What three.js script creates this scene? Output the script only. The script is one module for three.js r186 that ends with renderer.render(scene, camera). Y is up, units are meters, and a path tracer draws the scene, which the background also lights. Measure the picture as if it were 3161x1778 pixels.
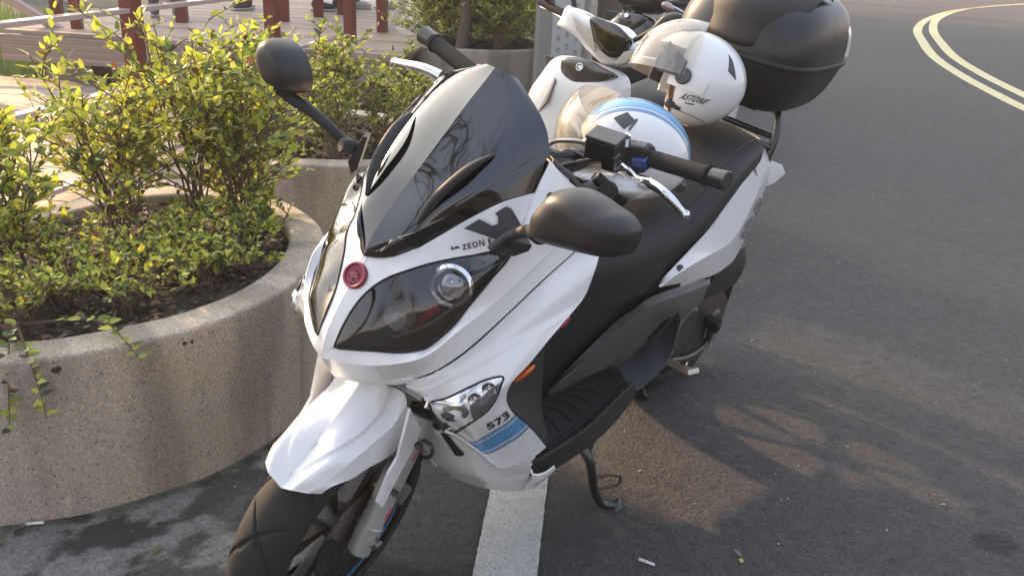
import * as THREE from 'three';
import { mergeGeometries, mergeVertices, toCreasedNormals } from 'three/addons/utils/BufferGeometryUtils.js';
import { RoundedBoxGeometry } from 'three/addons/geometries/RoundedBoxGeometry.js';
import { FontLoader } from 'three/addons/loaders/FontLoader.js';
import { TextGeometry } from 'three/addons/geometries/TextGeometry.js';
import { ImprovedNoise } from 'three/addons/math/ImprovedNoise.js';

// ---------------------------------------------------------------- camera, sky, sun, exposure
const W = 1024, H = 575, R = Math.PI / 180;
const scene = new THREE.Scene();
const camera = new THREE.PerspectiveCamera(2 * Math.atan(889 / 2805) / R, W / H, 0.05, 900);
camera.position.set(0, 1.396, 0);
camera.rotation.order = 'XYZ';
camera.quaternion.setFromEuler(new THREE.Euler(-21.6 * R, 0, 2.88 * R, 'XYZ'));
const renderer = new THREE.WebGLRenderer({ antialias: true });
renderer.setSize(W, H);
renderer.toneMapping = THREE.LinearToneMapping;
renderer.toneMappingExposure = 2.45;
renderer.shadowMap.enabled = true;
const SUN_AZ = -44 * R, SUN_EL = 22 * R;
const sunDir = new THREE.Vector3(Math.sin(SUN_AZ) * Math.cos(SUN_EL), Math.sin(SUN_EL), -Math.cos(SUN_AZ) * Math.cos(SUN_EL));
const sun = new THREE.DirectionalLight(new THREE.Color().setRGB(1.0, 0.64, 0.33), 4.6);
sun.position.copy(sunDir).multiplyScalar(60); sun.target.position.set(0, 0, -4);
sun.castShadow = true; sun.shadow.mapSize.set(4096, 4096); sun.shadow.radius = 4;
Object.assign(sun.shadow.camera, { left: -25, right: 25, top: 25, bottom: -25, near: 1, far: 140 });
scene.add(sun, sun.target);
scene.fog = new THREE.FogExp2(new THREE.Color().setRGB(1, .96, .9), .004);
{ // hazy late-afternoon sky: pale horizon, blue-grey zenith, broad glow around the sun
  const w = 512, h = 256, a = new Float32Array(w * h * 4), d = new THREE.Vector3();
  for (let j = 0; j < h; j++) for (let i = 0; i < w; i++) {
    const th = (j + .5) / h * Math.PI - Math.PI / 2, ph = (i + .5) / w * 2 * Math.PI - Math.PI;
    d.set(Math.cos(th) * Math.cos(ph), Math.sin(th), Math.cos(th) * Math.sin(ph));   // three.js equirect: u = atan2(z, x)
    const ang = Math.acos(Math.max(-1, Math.min(1, d.dot(sunDir)))) / R, y = Math.max(d.y, 0), hz = Math.pow(1 - y, 3.2);
    const g1 = 3.0 * Math.exp(-ang / 9), g2 = 3.3 * Math.exp(-ang / 25), g3 = .12 * Math.exp(-ang / 60);
    let r = .20 + .30 * hz + g1 * 1 + g2 * 1 + g3, g = .295 + .235 * hz + g1 * .86 + g2 * .9 + g3 * .95, b = .47 + .10 * hz + g1 * .62 + g2 * .72 + g3 * .8;
    if (d.y < 0) { const k = Math.max(0, 1 + d.y * 12); r = r * k + .10 * (1 - k); g = g * k + .095 * (1 - k); b = b * k + .09 * (1 - k); }
    const o = (j * w + i) * 4; a[o] = r; a[o + 1] = g; a[o + 2] = b; a[o + 3] = 1;
  }
  const t = new THREE.DataTexture(a, w, h, THREE.RGBAFormat, THREE.FloatType);
  t.mapping = THREE.EquirectangularReflectionMapping; t.magFilter = THREE.LinearFilter; t.minFilter = THREE.LinearFilter; t.needsUpdate = true;
  scene.background = t; scene.environment = t;
}
// ---------------------------------------------------------------- helpers
const creased = (g, a) => toCreasedNormals(g.clone().scale(1000, 1000, 1000), a).scale(.001, .001, .001); // its vertex matching is coarse at metre scale
function rng(s) { return () => { s |= 0; s = s + 0x6D2B79F5 | 0; let t = Math.imul(s ^ s >>> 15, 1 | s); t = t + Math.imul(t ^ t >>> 7, 61 | t) ^ t; return ((t ^ t >>> 14) >>> 0) / 4294967296; }; }
const noise = new ImprovedNoise();
const fbm = (x, y, z = 0, o = 4) => { let s = 0, a = .5, f = 1; for (let i = 0; i < o; i++) { s += a * noise.noise(x * f, y * f, z * f + i * 7.3); f *= 2.03; a *= .5; } return s; };
const clamp = (x, a = 0, b = 1) => Math.min(b, Math.max(a, x));
const sstep = (a, b, x) => { const t = clamp((x - a) / (b - a)); return t * t * (3 - 2 * t); };
const V = (x, y, z) => Array.isArray(x) ? new THREE.Vector3(x[0], x[1], x[2]) : new THREE.Vector3(x, y, z);
const lin = (r, g, b) => new THREE.Color().setRGB(r, g ?? r, b ?? r);
const taken = {};
function numbered(n) { const k = taken[n] = (taken[n] ?? -1) + 1; return k ? n + '_' + String(k).padStart(3, '0') : n; }
function tag(o, label, category, group) { o.userData.label = label; o.userData.category = category; if (group) o.userData.group = group; return o; }
function thing(name, label, category, pos = [0, 0, 0], turn = 0, group) {
  const o = new THREE.Group(); o.name = numbered(name); o.position.set(...pos); o.rotation.y = turn; scene.add(o);
  return tag(o, label, category, group);
}
function part(parent, name, geo, mat, label) {
  const m = new THREE.Mesh(Array.isArray(geo) ? merge(geo) : geo, mat);
  m.name = name; m.castShadow = m.receiveShadow = true; parent.add(m);
  if (label) m.userData.label = label;
  return m;
}
function single(name, geo, mat, label, category, group) { const m = part(scene, numbered(name), geo, mat); return tag(m, label, category, group); }
function struct(name, geo, mat) { const m = part(scene, name, geo, mat); m.userData.kind = 'structure'; return m; }
function merge(gs) {
  const col = gs.some((g) => g.attributes.color);
  gs = gs.map((g) => {
    g = g.index ? g.toNonIndexed() : g.clone();
    for (const k of Object.keys(g.attributes)) if (!['position', 'normal', 'uv', 'color'].includes(k)) g.deleteAttribute(k);
    const n = g.attributes.position.count;
    if (!g.attributes.uv) g.setAttribute('uv', new THREE.BufferAttribute(new Float32Array(n * 2), 2));
    if (!g.attributes.normal) g.computeVertexNormals();
    if (col && !g.attributes.color) g.setAttribute('color', new THREE.BufferAttribute(new Float32Array(n * 3).fill(1), 3));
    g.morphAttributes = {}; return g;
  });
  return mergeGeometries(gs);
}
function xf(g, pos = [0, 0, 0], rot = [0, 0, 0], sc = [1, 1, 1]) {
  return g.applyMatrix4(new THREE.Matrix4().compose(V(pos), new THREE.Quaternion().setFromEuler(new THREE.Euler(...rot)), V(sc)));
}
function box(w, h, d, pos, rot, r = 0) { return xf(r ? new RoundedBoxGeometry(w, h, d, 2, r) : new THREE.BoxGeometry(w, h, d), pos, rot); }
function mirX(g) {
  g = g.clone(); const p = g.attributes.position.array, n = g.attributes.normal?.array;
  for (let i = 0; i < p.length; i += 3) { p[i] *= -1; if (n) n[i] *= -1; }
  if (g.index) { const x = g.index.array; for (let i = 0; i < x.length; i += 3) { const t = x[i]; x[i] = x[i + 1]; x[i + 1] = t; } }
  else for (const a of Object.values(g.attributes)) { const k = a.itemSize, r = a.array; for (let i = 0; i < r.length; i += 3 * k) for (let j = 0; j < k; j++) { const t = r[i + j]; r[i + j] = r[i + k + j]; r[i + k + j] = t; } }
  return g;
}
const curve = (pts) => new THREE.CatmullRomCurve3(pts.map((p) => p.isVector3 ? p : V(p)), false, 'centripetal');
function spline(pts, t) { // interpolating spline through stations at uniform t
  if (pts.length === 2) return pts[0].clone().lerp(pts[1], t);
  const n = pts.length - 1, f = clamp(t) * n, i = Math.min(n - 1, Math.floor(f)), u = f - i;
  const a = pts[Math.max(0, i - 1)], b = pts[i], c = pts[i + 1], d = pts[Math.min(n, i + 2)];
  const h = (k) => { const m0 = (c[k] - a[k]) / 2, m1 = (d[k] - b[k]) / 2, u2 = u * u, u3 = u2 * u; return (2 * u3 - 3 * u2 + 1) * b[k] + (u3 - 2 * u2 + u) * m0 + (-2 * u3 + 3 * u2) * c[k] + (u3 - u2) * m1; };
  return new THREE.Vector3(h('x'), h('y'), h('z'));
}
function loft(rows, nu = 24, nv = 8, straight = false) { // rows of matched stations -> grid of points
  rows = rows.map((r) => r.map((p) => p.isVector3 ? p : V(p)));
  const g = [];
  for (let j = 0; j <= nv; j++) g.push([]);
  for (let i = 0; i <= nu; i++) {
    const col = rows.map((r) => spline(r, i / nu));
    for (let j = 0; j <= nv; j++) {
      if (straight) { const f = j / nv * (col.length - 1), k = Math.min(col.length - 2, Math.floor(f)); g[j].push(col[k].clone().lerp(col[k + 1], f - k)); }
      else g[j].push(spline(col, j / nv));
    }
  }
  return g;
}
function coons(top, right, bottom, left) { // four border curves (top, bottom run left to right; left, right run top to bottom) -> surface(u, v)
  const [T, Rr, B, L] = [top, right, bottom, left].map(curve);
  const c00 = T.getPointAt(0), c10 = T.getPointAt(1), c01 = B.getPointAt(0), c11 = B.getPointAt(1);
  return (u, v) => {
    const p = T.getPointAt(u).multiplyScalar(1 - v).addScaledVector(B.getPointAt(u), v);
    p.addScaledVector(L.getPointAt(v), 1 - u).addScaledVector(Rr.getPointAt(v), u);
    return p.addScaledVector(c00, -(1 - u) * (1 - v)).addScaledVector(c10, -u * (1 - v)).addScaledVector(c01, -(1 - u) * v).addScaledVector(c11, -u * v);
  };
}
const surfGrid = (f, nu, nv, u0 = 0, u1 = 1, v0 = 0, v1 = 1) => { const g = []; for (let j = 0; j <= nv; j++) { g.push([]); for (let i = 0; i <= nu; i++) g[j].push(f(u0 + (u1 - u0) * i / nu, v0 + (v1 - v0) * j / nv)); } return g; };
function gridNormals(g, center) {
  const nv = g.length - 1, nu = g[0].length - 1, N = [];
  for (let j = 0; j <= nv; j++) { N.push([]); for (let i = 0; i <= nu; i++) {
    let du = g[j][Math.min(nu, i + 1)].clone().sub(g[j][Math.max(0, i - 1)]), dv = g[Math.min(nv, j + 1)][i].clone().sub(g[Math.max(0, j - 1)][i]);
    if (du.lengthSq() < 1e-12) du = g[Math.min(nv, j + 1)][Math.min(nu, i + 1)].clone().sub(g[Math.min(nv, j + 1)][Math.max(0, i - 1)]).add(g[Math.max(0, j - 1)][Math.min(nu, i + 1)]).sub(g[Math.max(0, j - 1)][Math.max(0, i - 1)]);
    if (dv.lengthSq() < 1e-12) { const a = Math.min(nu, i + 1), b = Math.max(0, i - 1); dv = g[Math.min(nv, j + 1)][a].clone().sub(g[Math.max(0, j - 1)][a]).add(g[Math.min(nv, j + 1)][b]).sub(g[Math.max(0, j - 1)][b]); }
    N[j].push(du.cross(dv).normalize());
  } }
  if (center) { let s = 0; for (let j = 0; j <= nv; j++) for (let i = 0; i <= nu; i++) s += N[j][i].dot(g[j][i].clone().sub(center)); if (s < 0) for (const r of N) for (const n of r) n.negate(); N.flip = s < 0; }
  return N;
}
const clampI = (s2, n) => s2 === 0 ? 1 : s2 === 2 * n ? n - 1 : Math.round(s2 / 2);
const BC = new THREE.Vector3(0, .62, -.45);
function skin(g, thick = .003, center = BC) { // grid -> geometry, with a back side and closed edges
  const nv = g.length - 1, nu = g[0].length - 1, N = gridNormals(g, center), P = [], Q = [], UV = [], I = [];
  const id = (j, i) => j * (nu + 1) + i, M = (nu + 1) * (nv + 1);
  for (let k = 0; k < (thick ? 2 : 1); k++) for (let j = 0; j <= nv; j++) for (let i = 0; i <= nu; i++) {
    const p = g[j][i], n = N[j][i];
    P.push(p.x - n.x * thick * k, p.y - n.y * thick * k, p.z - n.z * thick * k); const s = k ? -1 : 1; Q.push(n.x * s, n.y * s, n.z * s); UV.push(p.x + p.z, p.y);
  }
  for (let j = 0; j < nv; j++) for (let i = 0; i < nu; i++) {
    const a = id(j, i), b = id(j, i + 1), c = id(j + 1, i + 1), d = id(j + 1, i);
    const t = N.flip ? [a, c, b, a, d, c] : [a, b, c, a, c, d]; I.push(...t);
    if (thick) I.push(...[t[0], t[2], t[1], t[3], t[5], t[4]].map((x) => x + M));
  }
  if (thick) {
    const loop = []; for (let i = 0; i < nu; i++) loop.push([0, i]); for (let j = 0; j < nv; j++) loop.push([j, nu]); for (let i = nu; i > 0; i--) loop.push([nv, i]); for (let j = nv; j > 0; j--) loop.push([j, 0]);
    for (let k = 0; k < loop.length; k++) {
      const [j0, i0] = loop[k], [j1, i1] = loop[(k + 1) % loop.length], A = g[j0][i0], B = g[j1][i1], n0 = N[j0][i0], n1 = N[j1][i1];
      const e = B.clone().sub(A).cross(n0).normalize(), o = P.length / 3, inn = g[clampI(j0 + j1, nv)][clampI(i0 + i1, nu)].clone().sub(A); if (e.dot(inn) > 0) e.negate(); const wd = B.clone().sub(A).cross(n0).dot(e) > 0 ? [0, 2, 1, 0, 3, 2] : [0, 1, 2, 0, 2, 3];
      for (const [p, n, s] of [[A, n0, 0], [B, n1, 0], [B, n1, 1], [A, n0, 1]]) { P.push(p.x - n.x * thick * s, p.y - n.y * thick * s, p.z - n.z * thick * s); Q.push(e.x, e.y, e.z); UV.push(0, 0); }
      I.push(...wd.map((q) => o + q));
    }
  }
  const G = new THREE.BufferGeometry();
  G.setAttribute('position', new THREE.Float32BufferAttribute(P, 3)); G.setAttribute('normal', new THREE.Float32BufferAttribute(Q, 3)); G.setAttribute('uv', new THREE.Float32BufferAttribute(UV, 2)); G.setIndex(I);
  return G;
}
const both = (g) => merge([g, mirX(g)]);
function shift(rows, d, center = BC) { const N = gridNormals(rows, center); return rows.map((r, j) => r.map((p, i) => p.clone().addScaledVector(N[j][i], d))); }
function tube(pts, r, seg = 24, rad = 10, closed = false) { // r number or function of t
  const c = new THREE.CatmullRomCurve3(pts.map((p) => p.isVector3 ? p : V(p)), closed, 'centripetal');
  const g = new THREE.TubeGeometry(c, seg, 1, rad, closed), p = g.attributes.position;
  for (let i = 0; i <= seg; i++) { const o = c.getPointAt(i / seg), q = typeof r === 'function' ? r(i / seg) : r;
    for (let j = 0; j <= rad; j++) { const k = i * (rad + 1) + j; p.setXYZ(k, o.x + (p.getX(k) - o.x) * q, o.y + (p.getY(k) - o.y) * q, o.z + (p.getZ(k) - o.z) * q); } }
  g.computeVertexNormals();
  if (closed) return g;
  const caps = [0, 1].map((t) => { const o = c.getPointAt(t), d = c.getTangentAt(t).multiplyScalar(t ? 1 : -1), q = typeof r === 'function' ? r(t) : r; const s = new THREE.CircleGeometry(q, rad); s.applyQuaternion(new THREE.Quaternion().setFromUnitVectors(V(0, 0, 1), d)); return s.translate(o.x, o.y, o.z); });
  return merge([g, ...caps]);
}
function rod(a, b, r0, r1 = r0, seg = 16, bevel = 0) { // closed cylinder between two points
  a = a.isVector3 ? a : V(a); b = b.isVector3 ? b : V(b); const d = b.clone().sub(a), L = d.length();
  const pr = bevel ? [[0, 0], [r0 - bevel, 0], [r0, bevel], [r1, L - bevel], [r1 - bevel, L], [0, L]] : [[0, 0], [r0, 0], [r1, L], [0, L]];
  const g = creased(new THREE.LatheGeometry(pr.map((q) => new THREE.Vector2(Math.max(q[0], 1e-5), q[1])), seg), .6);
  g.applyQuaternion(new THREE.Quaternion().setFromUnitVectors(V(0, 1, 0), d.normalize())); return g.translate(a.x, a.y, a.z);
}
function lathe(pr, seg = 32, crease = .6) { return creased(new THREE.LatheGeometry(pr.map((q) => new THREE.Vector2(Math.max(q[0], 1e-5), q[1])), seg), crease); }
function extr(pts, depth, bevel = 0, holes = []) { // outline in xy -> plate with thickness along z, centred
  const s = new THREE.Shape(pts.map((p) => new THREE.Vector2(p[0], p[1]))); for (const h of holes) s.holes.push(new THREE.Path(h.map((p) => new THREE.Vector2(p[0], p[1]))));
  const g = new THREE.ExtrudeGeometry(s, { depth: depth - 2 * bevel, bevelEnabled: bevel > 0, bevelSize: bevel, bevelThickness: bevel, bevelSegments: 2, bevelOffset: -bevel, curveSegments: 6 });
  return g.translate(0, 0, -depth / 2 + bevel);
}
function plate(pts3, thick, n) { // flat-ish outline in space -> plate
  const P = pts3.map((p) => p.isVector3 ? p : V(p)), c = P.reduce((s, p) => s.add(p), V(0, 0, 0)).divideScalar(P.length);
  if (!n) { n = V(0, 0, 0); P.forEach((p, i) => n.add(p.clone().sub(c).cross(P[(i + 1) % P.length].clone().sub(c)))); } n.normalize();
  const x = P[0].clone().sub(c); x.addScaledVector(n, -x.dot(n)).normalize(); const y = n.clone().cross(x);
  const g = extr(P.map((p) => { const q = p.clone().sub(c); return [q.dot(x), q.dot(y)]; }), thick, Math.min(.0012, thick * .3));
  return g.applyMatrix4(new THREE.Matrix4().makeBasis(x, y, n).setPosition(c));
}
function dome(outline, n, height, rings = 8, pw = .5, back = .004, sm = 6) { // closed outline inflated along n: a shell with a flat back
  const P = outline.map((p) => p.isVector3 ? p : V(p)), K = 96, cl = new THREE.CatmullRomCurve3(P, true, 'centripetal'); let o = cl.getSpacedPoints(K).slice(0, K); for (let q = 0; q < sm; q++) o = o.map((p, i) => p.clone().multiplyScalar(.5).addScaledVector(o[(i + 1) % K], .25).addScaledVector(o[(i + K - 1) % K], .25));
  const c = o.reduce((s, p) => s.add(p), V(0, 0, 0)).divideScalar(K), g = [];
  g.push([...o, o[0]].map((p) => p.clone().addScaledVector(n, -back)));
  for (let r = 0; r <= rings; r++) { const a = r / rings * Math.PI / 2, s = Math.pow(Math.cos(a), pw * 1.0), h = Math.sin(a) * height; g.push([...o, o[0]].map((p) => c.clone().lerp(p, r === rings ? .001 : s).addScaledVector(n, h))); }
  const b = g[0].map((p) => c.clone().addScaledVector(n, -back).lerp(p, .001));
  return merge([creased(strip(skin(g, 0, c.clone().addScaledVector(n, -height))), 1.1), skin([b, g[0]], 0, c.clone().addScaledVector(n, height))]);
}
function strip(g) { g = g.clone(); g.deleteAttribute('uv'); g.deleteAttribute('normal'); return mergeVertices(g, 1e-5); }
function textOn(font, str, f, { size = 1, depth = .0006, weight = 0, slant = 0, off = .0012 } = {}) { // lettering laid on a surface f(s, t), s,t in 0..1
  let g = new TextGeometry(str, { font, size: 1, depth: .01, curveSegments: 4, bevelEnabled: weight > 0, bevelSize: weight, bevelThickness: .001, bevelSegments: 1 });
  g.computeBoundingBox(); const b = g.boundingBox, p = g.attributes.position, w = b.max.x - b.min.x, h = b.max.y - b.min.y;
  for (let i = 0; i < p.count; i++) {
    const t = (p.getY(i) - b.min.y) / h, s = (p.getX(i) - b.min.x) / w * (1 - slant) + slant * t, z = p.getZ(i) > .005 ? 1 : 0;
    const e = 1e-3, o = f(s, t), n = f(s + e, t).sub(o).cross(f(s, t + e).sub(o)).normalize(); o.addScaledVector(n, off + z * depth); p.setXYZ(i, o.x, o.y, o.z);
  }
  g.computeVertexNormals(); return g;
}
const quad = (a, b, c, d) => { [a, b, c, d] = [a, b, c, d].map((p) => p.isVector3 ? p : V(p)); return (s, t) => a.clone().multiplyScalar((1 - s) * (1 - t)).addScaledVector(b, s * (1 - t)).addScaledVector(c, s * t).addScaledVector(d, (1 - s) * t); }; // a bottom-left, b bottom-right, c top-right, d top-left
function dataTex(n, f, srgb = false, rep = 1) { // f(u, v) -> [r, g, b] in 0..1, tileable if f is
  const a = new Uint8Array(n * n * 4);
  for (let j = 0; j < n; j++) for (let i = 0; i < n; i++) { const c = f(i / n, j / n), o = (j * n + i) * 4; a[o] = clamp(c[0]) * 255; a[o + 1] = clamp(c[1] ?? c[0]) * 255; a[o + 2] = clamp(c[2] ?? c[0]) * 255; a[o + 3] = 255; }
  const t = new THREE.DataTexture(a, n, n); t.wrapS = t.wrapT = THREE.RepeatWrapping; t.magFilter = THREE.LinearFilter; t.minFilter = THREE.LinearMipmapLinearFilter; t.generateMipmaps = true; if (srgb) t.colorSpace = THREE.SRGBColorSpace; t.repeat.set(rep, rep); t.needsUpdate = true; return t;
}
// white noise smoothed on a torus, so that it tiles
function tileNoise(n, radius, seed) {
  const r = rng(seed); let a = Float32Array.from({ length: n * n }, () => r()), b = new Float32Array(n * n);
  for (let pass = 0; pass < 2; pass++) {
    for (let j = 0; j < n; j++) { let s = 0; for (let k = -radius; k <= radius; k++) s += a[j * n + (k + n) % n]; for (let i = 0; i < n; i++) { b[j * n + i] = s; s += a[j * n + (i + radius + 1) % n] - a[j * n + (i - radius + n) % n]; } }
    for (let i = 0; i < n; i++) { let s = 0; for (let k = -radius; k <= radius; k++) s += b[(k + n) % n * n + i]; for (let j = 0; j < n; j++) { a[j * n + i] = s; s += b[(j + radius + 1) % n * n + i] - b[(j - radius + n) % n * n + i]; } }
  }
  let m = 0, q = 0; for (const x of a) m += x; m /= n * n; for (const x of a) q += (x - m) ** 2; q = Math.sqrt(q / n / n) || 1;
  return a.map((x) => (x - m) / q);
}
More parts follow.
